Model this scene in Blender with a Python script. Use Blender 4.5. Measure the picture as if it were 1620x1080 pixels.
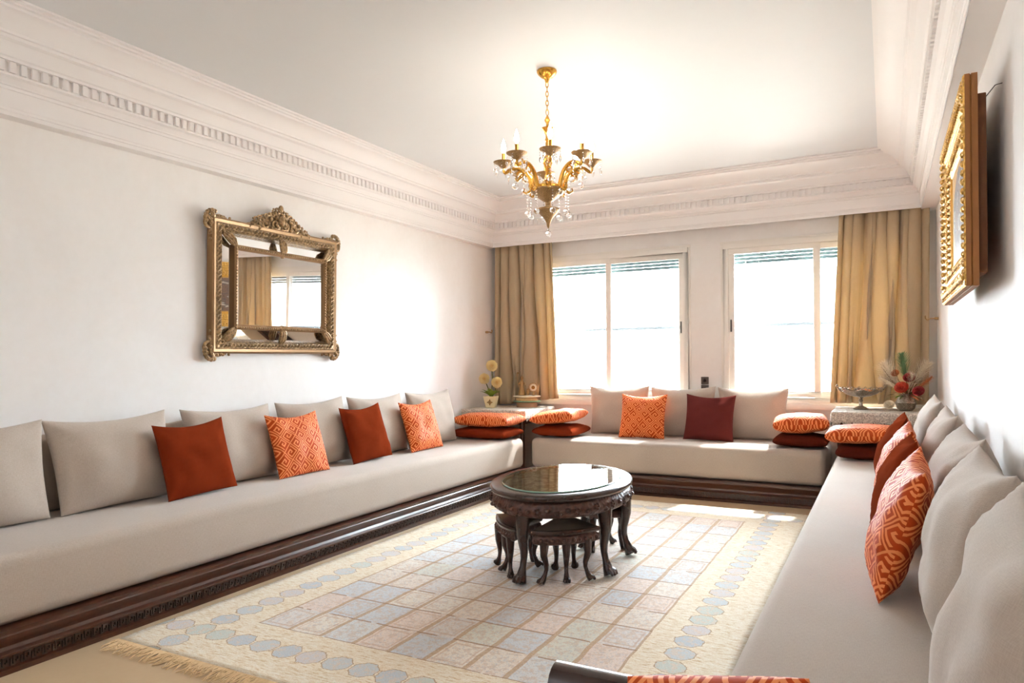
import bpy, bmesh, math, random
from mathutils import Vector, Matrix, Euler, noise
random.seed(7)
PI = math.pi
for o in list(bpy.data.objects): bpy.data.objects.remove(o)
SC = bpy.context.scene
COL = SC.collection

# ------------------------------------------------------------------ camera
F, CX, CY, YAW, ROLL, H = 1125.0, 810.0, 568.0, 0.4846, -0.01, 1.27
cam = bpy.data.cameras.new('camera'); camo = bpy.data.objects.new('camera', cam); COL.objects.link(camo)
cam.sensor_fit = 'HORIZONTAL'; cam.sensor_width = 36; cam.lens = F * 36 / 1620
cam.shift_y = (CY - 540) / 1620
cam.clip_start = 0.05
fw = Vector((-math.sin(YAW), math.cos(YAW), 0)); rt = Vector((math.cos(YAW), math.sin(YAW), 0)); up = Vector((0, 0, 1))
R2 = rt * math.cos(ROLL) + up * math.sin(ROLL); U2 = up * math.cos(ROLL) - rt * math.sin(ROLL)
camo.matrix_world = Matrix(((R2.x, U2.x, -fw.x, 0), (R2.y, U2.y, -fw.y, 0), (R2.z, U2.z, -fw.z, H), (0, 0, 0, 1)))
SC.camera = camo

# ------------------------------------------------------------------ light
SC.view_settings.view_transform = 'Standard'; SC.view_settings.look = 'None'
SC.view_settings.gamma = 1; SC.view_settings.use_curve_mapping = False
SC.view_settings.exposure = 0.42
SC.cycles.use_denoising = True
SC.cycles.max_bounces = 10; SC.cycles.diffuse_bounces = 6; SC.cycles.caustics_reflective = False; SC.cycles.caustics_refractive = False
SC.cycles.sample_clamp_indirect = 8
world = bpy.data.worlds.new('sky'); SC.world = world; world.use_nodes = True
bg = world.node_tree.nodes['Background']; bg.inputs[0].default_value = (0.81, 0.905, 1, 1); bg.inputs[1].default_value = 46.0
def lamp(name, kind, loc, direction, energy, color, **kw):
    l = bpy.data.lights.new(name, kind); l.energy = energy; l.color = color
    for k, v in kw.items(): setattr(l, k, v)
    o = bpy.data.objects.new(name, l); COL.objects.link(o); o.location = loc
    o.rotation_euler = Vector(direction).to_track_quat('-Z', 'Y').to_euler()
    return o
lamp('sun', 'SUN', (0, 12, 10), (-0.2, -1, -1.4), 54.0, (1, 0.985, 0.97), angle=0.03)
# fill light added behind the camera to lift the room; no window there
lamp('window_light_behind', 'AREA', (-1.9, -1.2, 1.75), (0, 1, 0.05), 26, (0.84, 0.92, 1), shape='RECTANGLE', size=3.6, size_y=1.9)

# ------------------------------------------------------------------ mesh helpers
class MB:
    def __init__(s): s.v = []; s.f = []; s.uv = {}
    def add(s, vs, fs):
        n = len(s.v); s.v += [tuple(v) for v in vs]; s.f += [tuple(i + n for i in f) for f in fs]; return s
    def box(s, x0, x1, y0, y1, z0, z1):
        vs = [(x, y, z) for z in (z0, z1) for y in (y0, y1) for x in (x0, x1)]
        return s.add(vs, [(0, 2, 3, 1), (4, 5, 7, 6), (0, 1, 5, 4), (2, 6, 7, 3), (0, 4, 6, 2), (1, 3, 7, 5)])
    def quadstrip(s, rows, close=False, loop=False):
        n = len(rows[0]); vs = [p for r in rows for p in r]; fs = []
        for i in range(len(rows) - (0 if loop else 1)):
            i2 = (i + 1) % len(rows)
            for j in range(n - (0 if close else 1)):
                j2 = (j + 1) % n
                fs.append((i * n + j, i * n + j2, i2 * n + j2, i2 * n + j))
        return s.add(vs, fs)
    def tube(s, pts, rad, n=8, caps=True):
        pts = [Vector(p) for p in pts]
        if not isinstance(rad, (list, tuple)): rad = [rad] * len(pts)
        rows = []; ref = None
        for i, p in enumerate(pts):
            t = (pts[min(i + 1, len(pts) - 1)] - pts[max(i - 1, 0)])
            if t.length < 1e-9: t = Vector((0, 0, 1))
            t.normalize()
            if ref is None: ref = Vector((1, 0, 0)) if abs(t.x) < .8 else Vector((0, 1, 0))
            a = (ref - t * ref.dot(t)); a = a.normalized() if a.length > 1e-6 else t.orthogonal().normalized()
            ref = a; b = t.cross(a)
            rows.append([p + (a * math.cos(k * 2 * PI / n) + b * math.sin(k * 2 * PI / n)) * rad[i] for k in range(n)])
        base = len(s.v); s.quadstrip(rows, close=True)
        if caps:
            s.f.append(tuple(base + k for k in range(n))[::-1]); m = base + n * (len(rows) - 1); s.f.append(tuple(m + k for k in range(n)))
        return s
    def lathe(s, prof, n=24, c=(0, 0, 0), sx=1, sy=1):
        rows = [[(c[0] + r * sx * math.cos(k * 2 * PI / n), c[1] + r * sy * math.sin(k * 2 * PI / n), c[2] + z) for k in range(n)] for r, z in prof]
        base = len(s.v); s.quadstrip(rows, close=True)
        if prof[0][0] > 1e-6: s.f.append(tuple(base + k for k in range(n))[::-1])
        if prof[-1][0] > 1e-6: m = base + n * (len(prof) - 1); s.f.append(tuple(m + k for k in range(n)))
        return s
    def ball(s, c, r, n=10, m=6, sx=1, sy=1, sz=1):
        return s.lathe([(max(1e-7, r * math.sin(PI * i / m)), -r * sz * math.cos(PI * i / m)) for i in range(m + 1)], n, c, sx, sy)
    def rect_ring(s, prof, y0, y1, z0, z1, x0, sgn):
        """moulding frame in a plane of constant X; prof = [(inward offset, height off the plane)]"""
        rows = []
        for (u, h) in prof:
            x = x0 + sgn * h
            rows.append([(x, y0 + u, z0 + u), (x, y1 - u, z0 + u), (x, y1 - u, z1 - u), (x, y0 + u, z1 - u)])
        return s.quadstrip(rows, close=True)
    def build(s, name, mat, parent=None, smooth=True, angle=40, bevel=0, seg=2, sub=0, solid=0):
        me = bpy.data.meshes.new(name); me.from_pydata(s.v, [], s.f); me.update()
        bm = bmesh.new(); bm.from_mesh(me)
        bmesh.ops.remove_doubles(bm, verts=bm.verts, dist=1e-6)
        bmesh.ops.dissolve_degenerate(bm, edges=bm.edges, dist=1e-7)
        if bevel:
            es = [e for e in bm.edges if len(e.link_faces) == 2 and e.calc_face_angle(0) > .6]
            bmesh.ops.bevel(bm, geom=es, offset=bevel, segments=seg, profile=.6, affect='EDGES', clamp_overlap=True)
        bmesh.ops.recalc_face_normals(bm, faces=bm.faces)
        bm.to_mesh(me); bm.free()
        if smooth:
            me.polygons.foreach_set('use_smooth', [True] * len(me.polygons))
            me.set_sharp_from_angle(angle=math.radians(angle))
        o = bpy.data.objects.new(name, me); COL.objects.link(o)
        if mat: me.materials.append(mat)
        if parent: o.parent = parent
        if solid:
            m = o.modifiers.new('solid', 'SOLIDIFY'); m.thickness = solid
        if sub:
            m = o.modifiers.new('sub', 'SUBSURF'); m.levels = sub; m.render_levels = sub
        return o

def tag(o, label=None, cat=None, group=None, kind=None):
    if label: o['label'] = label
    if cat: o['category'] = cat
    if group: o['group'] = group
    if kind: o['kind'] = kind
    return o
def thing(name, label, cat, loc=(0, 0, 0), rz=0, group=None, kind=None):
    o = bpy.data.objects.new(name, None); COL.objects.link(o); o.location = loc; o.rotation_euler = (0, 0, rz)
    o.empty_display_size = .1
    return tag(o, label, cat, group, kind)
def copy_tree(o, parent=None):
    c = o.copy(); COL.objects.link(c); c.parent = parent
    for ch in list(o.children): copy_tree(ch, c)
    return c

# ------------------------------------------------------------------ materials
class NT:
    def __init__(s, name):
        s.m = bpy.data.materials.new(name); s.m.use_nodes = True; s.t = s.m.node_tree
        s.n = s.t.nodes; s.b = s.n['Principled BSDF']; s.out = s.n['Material Output']
    def new(s, typ, **kw):
        n = s.n.new(typ)
        for k, v in kw.items(): setattr(n, k, v)
        return n
    def link(s, a, b): s.t.links.new(a, b)
    def setv(s, sock, v):
        if hasattr(v, 'is_output') or isinstance(v, bpy.types.NodeSocket): s.link(v, sock)
        elif v is not None: sock.default_value = v
    def m_(s, op, a, b=None, c=None):
        n = s.new('ShaderNodeMath', operation=op)
        for i, v in enumerate((a, b, c)):
            if v is not None: s.setv(n.inputs[i], v)
        return n.outputs[0]
    def mix(s, f, a, b, blend='MIX'):
        n = s.new('ShaderNodeMix', data_type='RGBA', blend_type=blend)
        s.setv(n.inputs[0], f); s.setv(n.inputs[6], col(a)); s.setv(n.inputs[7], col(b)); return n.outputs[2]
    def noise(s, scale, detail=3, vec=None, rough=.5, dist=0):
        n = s.new('ShaderNodeTexNoise'); n.inputs['Scale'].default_value = scale; n.inputs['Detail'].default_value = detail
        n.inputs['Roughness'].default_value = rough; n.inputs['Distortion'].default_value = dist
        if vec is not None: s.link(vec, n.inputs['Vector'])
        return n.outputs['Fac']
    def coord(s, which='Object', scale=(1, 1, 1), rot=(0, 0, 0)):
        c = s.new('ShaderNodeTexCoord'); mp = s.new('ShaderNodeMapping'); mp.inputs['Scale'].default_value = scale; mp.inputs['Rotation'].default_value = rot
        s.link(c.outputs[which], mp.inputs[0]); return mp.outputs[0]
    def ramp(s, f, stops, mode='LINEAR'):
        n = s.new('ShaderNodeValToRGB'); cr = n.color_ramp; cr.interpolation = mode
        while len(cr.elements) < len(stops): cr.elements.new(.5)
        for e, (p, c) in zip(cr.elements, stops): e.position = p; e.color = col(c)
        s.setv(n.inputs[0], f); return n.outputs[0]
    def bump(s, h, strength=.3, dist=.01):
        n = s.new('ShaderNodeBump'); n.inputs['Strength'].default_value = strength; n.inputs['Distance'].default_value = dist
        s.link(h, n.inputs['Height']); s.link(n.outputs[0], s.b.inputs['Normal']); return n
    def p(s, **kw):
        for k, v in kw.items():
            k = {'base': 'Base Color', 'rough': 'Roughness', 'metal': 'Metallic', 'sheen': 'Sheen Weight', 'coat': 'Coat Weight', 'spec': 'Specular IOR Level', 'trans': 'Transmission Weight'}.get(k, k)
            if k == 'Base Color': v = col(v)
            s.setv(s.b.inputs[k], v)
        return s.m
def col(c):
    if isinstance(c, (tuple, list)):
        return tuple(c) + (1,) if len(c) == 3 else tuple(c)
    return c
def srgb(r, g, b):
    f = lambda c: (c / 255 / 12.92) if c / 255 <= .04045 else ((c / 255 + .055) / 1.055) ** 2.4
    return (f(r), f(g), f(b))
def simple(name, c, rough=.5, metal=0, var=.12, scale=14, bump=0, **kw):
    t = NT(name); f = t.noise(scale, 4, t.coord())
    d = tuple(x * (1 - var) for x in c); l = tuple(min(1, x * (1 + var)) for x in c)
    t.p(base=t.mix(f, d, l), rough=rough, metal=metal, **kw)
    if bump: t.bump(f, bump, .01)
    return t.m

M = {}
def mk_plaster(name, c, v, s=1.6):
    t = NT(name); vec = t.coord(); f = t.noise(s, 6, vec, .65, .6); g = t.noise(s * 14, 4, vec)
    t.p(base=t.mix(t.m_('ADD', t.m_('MULTIPLY', f, .8), t.m_('MULTIPLY', g, .2)), c, v), rough=.6)
    t.bump(t.m_('ADD', f, g), .05, .01); return t.m
M['wall'] = mk_plaster('wall_stucco', srgb(231, 224, 218), srgb(250, 248, 246))
M['ceil'] = mk_plaster('ceiling_paint', srgb(220, 220, 221), srgb(227, 227, 227), .8)
M['trim'] = mk_plaster('cornice_plaster', srgb(238, 233, 230), srgb(244, 240, 238), .8)
M['floor'] = mk_plaster('floor_stone', srgb(186, 158, 122), srgb(206, 180, 146), 2.2)
M['floor'].node_tree.nodes['Principled BSDF'].inputs['Roughness'].default_value = .38
def mk_linen(name, a, b):
    t = NT(name); u = t.coord('UV', (420, 60, 1)); w = t.coord('UV', (60, 420, 1))
    f = t.noise(1, 2, u); g = t.noise(1, 2, w); big = t.noise(5, 3, t.coord())
    fac = t.m_('ADD', t.m_('MULTIPLY', t.m_('ADD', f, g), .42), t.m_('MULTIPLY', big, .16))
    t.p(base=t.mix(fac, a, b), rough=.9, sheen=.25, spec=.15); t.bump(t.m_('ADD', f, g), .18, .002); return t.m
M['linen'] = mk_linen('linen_fabric', srgb(158, 142, 126), srgb(210, 197, 184))
def mk_velvet(name, a, b):
    t = NT(name); f = t.noise(6, 3, t.coord()); t.p(base=t.mix(f, a, b), rough=.85, sheen=.03, spec=0.0)
    t.b.inputs['Sheen Tint'].default_value = (1, .55, .35, 1); t.b.inputs['Sheen Roughness'].default_value = .4
    t.bump(t.noise(40, 3, t.coord()), .12, .004); return t.m
M['rust'] = mk_velvet('rust_velvet', srgb(104, 38, 18), srgb(124, 48, 24))
M['burgundy'] = mk_velvet('burgundy_velvet', srgb(84, 36, 32), srgb(98, 44, 40))
M['umber'] = mk_velvet('dark_rust_velvet', srgb(72, 28, 18), srgb(86, 34, 22))
def mk_key(name, dark, light):
    t = NT(name); m = t.m_
    c = t.new('ShaderNodeTexCoord'); sep = t.new('ShaderNodeSeparateXYZ'); t.link(c.outputs['UV'], sep.inputs[0])
    u, v = sep.outputs[0], sep.outputs[1]
    k = .7071 / .082
    x = m('MULTIPLY', m('ADD', u, v), k); y = m('MULTIPLY', m('SUBTRACT', v, u), k)
    fx, fy = m('FLOOR', x), m('FLOOR', y)
    qx = m('SUBTRACT', m('SUBTRACT', x, fx), .5); qy = m('SUBTRACT', m('SUBTRACT', y, fy), .5)
    par = m('MODULO', m('ABSOLUTE', fy), 2.0); sg = m('SUBTRACT', 1.0, m('MULTIPLY', par, 2.0))
    ex, ey = m('MULTIPLY', qx, sg), m('MULTIPLY', qy, sg)
    P = .27
    upd = m('MAXIMUM', m('ABSOLUTE', ex), m('ABSOLUTE', ey))
    lod = m('MAXIMUM', m('ABSOLUTE', m('SUBTRACT', ex, P / 2)), m('ABSOLUTE', ey))
    bu = m('LESS_THAN', m('FRACT', m('DIVIDE', upd, P)), .42)
    bl = m('LESS_THAN', m('FRACT', m('ADD', m('DIVIDE', lod, P), .5)), .42)
    isup = m('GREATER_THAN', ey, 0.0)
    sp = m('ADD', m('MULTIPLY', bu, isup), m('MULTIPLY', bl, m('SUBTRACT', 1.0, isup)))
    e = m('MAXIMUM', m('ABSOLUTE', qx), m('ABSOLUTE', qy))
    sp = m('MULTIPLY', sp, m('LESS_THAN', e, .37)); rim = m('GREATER_THAN', e, .455)
    pat = m('MINIMUM', m('ADD', sp, rim), 1.0)
    n = t.noise(9, 3, t.coord()); lt = t.mix(n, light, tuple(min(1, q * 1.15) for q in light))
    t.p(base=t.mix(pat, dark, lt), rough=t.m_('SUBTRACT', .7, t.m_('MULTIPLY', pat, .15)), sheen=.04, spec=.18)
    t.bump(t.m_('ADD', pat, t.m_('MULTIPLY', t.noise(60, 2, t.coord()), .6)), .25, .002); return t.m
M['key'] = mk_key('orange_brocade', srgb(176, 62, 12), srgb(226, 136, 80))
def mk_wood(name, a, b, rough=.28, scale=3):
    t = NT(name); w = t.noise(scale, 5, t.coord('Object', (1, 6, 6)), .6, 1.2)
    t.p(base=t.mix(w, a, b), rough=rough, coat=.25); t.b.inputs['Coat Roughness'].default_value = .2
    t.bump(w, .06, .005); return t.m
M['wood'] = mk_wood('dark_mahogany', srgb(42, 21, 12), srgb(86, 46, 27))
M['twood'] = mk_wood('dark_rosewood', srgb(38, 23, 18), srgb(62, 39, 31), .25)
M['fret'] = mk_wood('fret_wood', srgb(40, 24, 17), srgb(66, 42, 30), .4)
def mk_carved(name, a, b, metal=.0, rough=.4, scale=70, strength=.8):
    t = NT(name); v = t.new('ShaderNodeTexVoronoi'); v.inputs['Scale'].default_value = scale; t.link(t.coord(), v.inputs['Vector'])
    n = t.noise(scale * .6, 4, t.coord()); f = t.m_('ADD', t.m_('MULTIPLY', v.outputs['Distance'], .9), t.m_('MULTIPLY', n, .5))
    t.p(base=t.mix(t.m_('MINIMUM', f, 1.0), a, b), rough=rough, metal=metal); t.bump(f, strength, .006); return t.m
M['carved'] = mk_carved('carved_rosewood', srgb(30, 17, 13), srgb(84, 52, 40), 0, .35, 45)
M['bronze'] = mk_carved('antique_bronze', srgb(58, 42, 28), srgb(178, 146, 104), .45, .38, 60, .5)
M['bronzeg'] = simple('antique_gold_edge', srgb(142, 108, 70), .4, .5)
M['gilt'] = mk_carved('gilt_carving', srgb(132, 84, 24), srgb(232, 186, 98), .6, .35, 80, .8)
M['giltside'] = simple('gilt_frame_side', srgb(150, 96, 46), .5, .1)
M['giltp'] = simple('gilt_plain', srgb(214, 160, 72), .3, .8)
M['brown'] = simple('brown_backing', srgb(104, 60, 26), .7)
M['brass'] = simple('polished_brass', srgb(216, 164, 74), .22, .9, .08)
M['obrass'] = mk_carved('aged_brass', srgb(112, 84, 54), srgb(204, 166, 112), .6, .35, 210, .5)
M['white'] = simple('white_lacquer', srgb(240, 234, 226), .35, 0, .02)
M['dkmetal'] = simple('dark_metal', srgb(70, 66, 64), .4, .5)
M['socket'] = simple('bronze_plastic', srgb(92, 80, 74), .4, .3, .05)
M['silver'] = mk_carved('tarnished_silver', srgb(70, 58, 48), srgb(196, 184, 168), .85, .28, 120, .4)
t = NT('mirror_silver'); t.p(base=t.mix(t.noise(2, 2, t.coord()), (.93, .94, .94), (.96, .96, .96)), metal=1.0, rough=.015); M['mirror'] = t.m
def mk_glass(name, tint=(1, 1, 1), refl=1.0):
    t = NT(name); t.n.remove(t.b)
    tr = t.new('ShaderNodeBsdfTransparent'); tr.inputs[0].default_value = col(tint); gl = t.new('ShaderNodeBsdfGlossy'); gl.inputs['Roughness'].default_value = .01
    fr = t.new('ShaderNodeFresnel'); fr.inputs[0].default_value = 1.5; mx = t.new('ShaderNodeMixShader')
    t.link(t.m_('MULTIPLY', fr.outputs[0], refl), mx.inputs[0]); t.link(tr.outputs[0], mx.inputs[1]); t.link(gl.outputs[0], mx.inputs[2]); t.link(mx.outputs[0], t.out.inputs[0]); return t.m
M['pane'] = mk_glass('window_glass', (.97, .985, .985), .8)
M['tglass'] = mk_glass('table_glass', (.9, .96, .94))
M['tedge'] = simple('green_glass_edge', srgb(150, 190, 172), .1, 0, .1)
t = NT('crystal'); t.p(base=t.mix(t.noise(3, 1, t.coord()), (.97, .97, .97), (1, 1, 1)), rough=.02, trans=1.0); t.b.inputs['IOR'].default_value = 1.5; M['crystal'] = t.m
t = NT('lit_bulb'); t.p(base=(1, .9, .7), rough=.4); t.b.inputs['Emission Color'].default_value = (1, .9, .78, 1); t.b.inputs['Emission Strength'].default_value = 60; M['bulb'] = t.m
def mk_curtain():
    t = NT('tan_curtain'); n = t.noise(180, 2, t.coord('Object', (1, 1, .15))); g = t.noise(3, 3, t.coord())
    c = t.mix(t.m_('ADD', t.m_('MULTIPLY', n, .5), t.m_('MULTIPLY', g, .5)), srgb(180, 156, 124), srgb(204, 182, 148))
    t.p(base=c, rough=.6, sheen=.2); t.bump(n, .08, .002)
    tl = t.new('ShaderNodeBsdfTranslucent'); t.link(t.mix(.5, c, srgb(228, 204, 152)), tl.inputs[0]); mx = t.new('ShaderNodeMixShader'); mx.inputs[0].default_value = .2
    t.link(t.b.outputs[0], mx.inputs[1]); t.link(tl.outputs[0], mx.inputs[2]); t.link(mx.outputs[0], t.out.inputs[0]); return t.m
M['curtain'] = mk_curtain()
M['lace'] = mk_carved('crochet_lace', srgb(112, 96, 82), srgb(232, 222, 208), 0, .9, 85, .9)
M['leaf'] = simple('green_leaf', srgb(120, 148, 52), .5, 0, .3)
M['stem'] = simple('green_stem', srgb(92, 96, 48), .6, 0, .2)
M['pompom'] = simple('cream_yellow_petal', srgb(252, 232, 182), .8, 0, .1, 40)
M['pompomc'] = simple('ochre_flower_core', srgb(236, 196, 128), .9, 0, .25, 40)
M['potw'] = simple('cream_pot', srgb(240, 226, 180), .3, .1, .05)
M['potg'] = simple('gold_emblem', srgb(140, 96, 30), .4, .6)
M['pampas'] = simple('pampas_plume', srgb(246, 232, 210), .9, 0, .12)
M['gplume'] = simple('green_plume', srgb(130, 166, 122), .9, 0, .2)
M['red'] = simple('red_rose', srgb(206, 72, 48), .6, 0, .2)
M['dred'] = simple('crimson_flower', srgb(158, 44, 48), .6, 0, .2)
M['wrose'] = simple('ivory_rose', srgb(236, 222, 196), .6, 0, .08)
M['dry'] = simple('dry_twig', srgb(128, 96, 70), .8, 0, .2)
M['orangel'] = simple('orange_leaf', srgb(206, 128, 84), .7, 0, .2)
M['marble'] = simple('cream_marble', srgb(226, 214, 186), .35, 0, .08)
M['greenrim'] = simple('green_enamel', srgb(120, 160, 124), .3, 0, .1)
M['tan'] = simple('tan_wood', srgb(158, 116, 84), .5, 0, .15)
M['shutter'] = simple('shutter_slat', srgb(78, 100, 104), .6, 0, .05)
M['ext'] = simple('exterior_wall', srgb(226, 222, 214), .8, 0, .06)
M['paving'] = simple('terrace_paving', srgb(216, 208, 196), .8, 0, .06)
M['rail'] = simple('railing_paint', srgb(66, 72, 76), .5, .1, .05)
def mk_canvas():
    t = NT('painted_canvas'); g = t.coord('Generated'); sep = t.new('ShaderNodeSeparateXYZ'); t.link(g, sep.inputs[0])
    y = t.m_('MULTIPLY', t.m_('SUBTRACT', sep.outputs[1], .5), 1.05); z = t.m_('SUBTRACT', sep.outputs[2], .5)
    d = t.m_('SQRT', t.m_('ADD', t.m_('MULTIPLY', y, y), t.m_('MULTIPLY', z, z)))
    n = t.noise(7, 6, g, .7, .8); pic = t.ramp(n, [(.3, srgb(44, 30, 22)), (.45, srgb(120, 92, 74)), (.55, srgb(70, 60, 58)), (.68, srgb(214, 200, 186))])
    gold = t.mix(t.noise(30, 3, g), srgb(150, 100, 36), srgb(224, 176, 92))
    t.p(base=t.mix(t.m_('GREATER_THAN', d, .47), pic, gold), rough=.5); return t.m
M['canvas'] = mk_canvas()
def mk_inlay():
    t = NT('shell_inlay_top'); n = t.noise(16, 5, t.coord(), .7, .8); v = t.noise(42, 3, t.coord())
    t.p(base=t.ramp(t.m_('ADD', t.m_('MULTIPLY', n, .7), t.m_('MULTIPLY', v, .3)), [(.38, srgb(40, 34, 28)), (.5, srgb(120, 112, 92)), (.56, srgb(196, 196, 176)), (.7, srgb(92, 80, 62))]), rough=.35)
    t.bump(n, .4, .004); return t.m
M['inlay'] = mk_inlay()
RX0, RX1, RY0, RY1 = -3.12, -.55, 2.03, 6.10
def mk_rug():
    t = NT('woven_rug'); m = t.m_
    c = t.new('ShaderNodeTexCoord'); sep = t.new('ShaderNodeSeparateXYZ'); t.link(c.outputs['Object'], sep.inputs[0]); X, Y = sep.outputs[0], sep.outputs[1]
    wob = t.noise(6, 2, t.coord()); X = m('ADD', X, m('MULTIPLY', m('SUBTRACT', wob, .5), .02)); Y = m('ADD', Y, m('MULTIPLY', m('SUBTRACT', wob, .5), .02))
    gx, gy = m('DIVIDE', m('ADD', X, 2.70), .1928), m('DIVIDE', m('SUBTRACT', Y, 2.47), .2446)
    ix, iy = m('FLOOR', gx), m('FLOOR', gy); ux, uy = m('SUBTRACT', gx, ix), m('SUBTRACT', gy, iy)
    comb = t.new('ShaderNodeCombineXYZ'); t.link(ix, comb.inputs[0]); t.link(iy, comb.inputs[1])
    wn = t.new('ShaderNodeTexWhiteNoise', noise_dimensions='2D'); t.link(comb.outputs[0], wn.inputs['Vector'])
    pal = [srgb(218, 220, 220), srgb(228, 212, 202), srgb(218, 218, 206), srgb(232, 222, 210), srgb(208, 213, 218), srgb(232, 216, 204), srgb(222, 217, 213), srgb(234, 226, 214)]
    cell = t.ramp(wn.outputs['Value'], [(i / 8, p) for i, p in enumerate(pal)], 'CONSTANT')
    # woven motif in each square: a ring and a centre, and speckle
    ex, ey = m('ABSOLUTE', m('SUBTRACT', ux, .5)), m('ABSOLUTE', m('SUBTRACT', uy, .5)); e = m('MAXIMUM', ex, ey)
    n1 = t.noise(34, 4, t.coord(), .7); n2 = t.noise(90, 2, t.coord())
    cell = t.mix(m('MULTIPLY', m('GREATER_THAN', n1, .53), .5), cell, srgb(204, 176, 154))
    cell = t.mix(m('MULTIPLY', m('GREATER_THAN', n2, .58), .35), cell, srgb(160, 172, 190))
    ring = m('MULTIPLY', m('LESS_THAN', m('ABSOLUTE', m('SUBTRACT', e, .36)), .025), m('GREATER_THAN', wn.outputs['Value'], .6))
    cell = t.mix(m('MULTIPLY', ring, .45), cell, srgb(190, 150, 120))
    line = m('GREATER_THAN', m('MULTIPLY', m('SUBTRACT', ex, .5), .1928), -.012)
    lin2 = m('MULTIPLY', m('GREATER_THAN', m('MULTIPLY', m('SUBTRACT', ey, .5), .2446), -.006), m('GREATER_THAN', t.noise(8, 2, t.coord()), .42))
    tanc = t.mix(t.noise(70, 3, t.coord()), srgb(158, 118, 82), srgb(206, 172, 130))
    cell = t.mix(m('MULTIPLY', line, .8), cell, tanc); cell = t.mix(m('MULTIPLY', lin2, .85), cell, srgb(150, 112, 80))
    # border
    st = t.noise(22, 4, t.coord('Object', (1, 5, 1)), .7)
    bord = t.ramp(st, [(.36, srgb(204, 174, 132)), (.45, srgb(230, 214, 186)), (.6, srgb(240, 232, 216))])
    def oct_(a, b):
        a, b = m('ABSOLUTE', a), m('ABSOLUTE', b)
        return m('MAXIMUM', m('MAXIMUM', a, b), m('MULTIPLY', m('ADD', a, b), .72))
    def rep(v, off, p): return m('SUBTRACT', m('MODULO', m('ADD', m('SUBTRACT', v, off), 100 * p + p / 2), p), p / 2)
    ox = m('MINIMUM', m('ABSOLUTE', m('ADD', X, 2.88)), m('ABSOLUTE', m('ADD', X, .79)))
    oy = m('MINIMUM', m('ABSOLUTE', m('SUBTRACT', Y, 2.28)), m('ABSOLUTE', m('SUBTRACT', Y, 5.85)))
    d1 = oct_(ox, rep(Y, 2.43, .145)); d2 = oct_(oy, rep(X, -2.88, .14))
    d = m('ADD', m('MINIMUM', d1, d2), m('MULTIPLY', m('SUBTRACT', t.noise(60, 3, t.coord(), .7), .5), .022))
    cid = t.new('ShaderNodeTexWhiteNoise', noise_dimensions='2D'); c2 = t.new('ShaderNodeCombineXYZ'); t.link(m('FLOOR', m('DIVIDE', m('SUBTRACT', Y, 2.3575), .145)), c2.inputs[1]); t.link(m('FLOOR', m('DIVIDE', m('ADD', X, 2.95), .14)), c2.inputs[0]); t.link(c2.outputs[0], cid.inputs['Vector'])
    oc = t.ramp(cid.outputs['Value'], [(0, srgb(198, 204, 206)), (.3, srgb(208, 203, 203)), (.55, srgb(200, 206, 198)), (.8, srgb(190, 198, 204))], 'CONSTANT')
    oc = t.mix(m('MULTIPLY', m('GREATER_THAN', n1, .53), .6), oc, srgb(222, 200, 180))
    bord = t.mix(m('LESS_THAN', d, .066), bord, srgb(178, 150, 120)); bord = t.mix(m('LESS_THAN', d, .061), bord, oc)
    inside = m('MULTIPLY', m('MULTIPLY', m('GREATER_THAN', gx, 0.0), m('LESS_THAN', gx, 9.0)), m('MULTIPLY', m('GREATER_THAN', gy, 0.0), m('LESS_THAN', gy, 13.0)))
    fin = t.mix(inside, bord, cell); n3 = t.noise(130, 3, t.coord('Object', (1, 2.5, 1)), .7)
    fin = t.mix(m('MULTIPLY', m('GREATER_THAN', n3, .56), .5), fin, srgb(204, 172, 136)); fin = t.mix(m('MULTIPLY', m('LESS_THAN', n3, .42), .4), fin, srgb(240, 234, 224))
    t.p(base=fin, rough=.9, sheen=.1, spec=.1); t.bump(m('ADD', n2, m('MULTIPLY', n1, .6)), .3, .004); return t.m
M['rug'] = mk_rug()
M['fringe'] = simple('rug_fringe', srgb(222, 192, 148), .9, 0, .15, 30)
def addon(*a): pass

# ------------------------------------------------------------------ room shell
XL, XR, YB, YF, ZC = -4.03, .395, 7.25, -1.5, 3.02
def struct(name, mb, mat, **kw):
    o = mb.build(name, mat, **kw); o['kind'] = 'structure'; return o
struct('floor', MB().box(XL - .2, XR + .2, YF - .2, YB + .25, -.1, 0), M['floor'], smooth=False)
struct('ceiling', MB().box(XL - .2, XR + .2, YF - .2, YB + .25, ZC, ZC + .12), M['ceil'], smooth=False)
struct('wall_left', MB().box(XL - .2, XL, YF - .2, YB + .25, 0, ZC), M['wall'], smooth=False)
struct('wall_right', MB().box(XR, XR + .2, YF - .2, YB + .25, 0, ZC), M['wall'], smooth=False)
struct('wall_front', MB().box(XL, XR, YF - .2, YF, 0, ZC), mk_plaster('tan_plaster', srgb(176, 160, 142), srgb(192, 176, 158)), smooth=False)
W1, W2, WZ = (-3.50, -1.78), (-1.43, .27), (.82, 2.39)
wb = MB()
for x0, x1 in ((XL, W1[0]), (W1[1], W2[0]), (W2[1], XR)): wb.box(x0, x1, YB, YB + .25, 0, ZC)
for x0, x1 in (W1, W2): wb.box(x0, x1, YB, YB + .25, 0, WZ[0]).box(x0, x1, YB, YB + .25, WZ[1], ZC)
struct('wall_back', wb, M['wall'], smooth=False)

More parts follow.
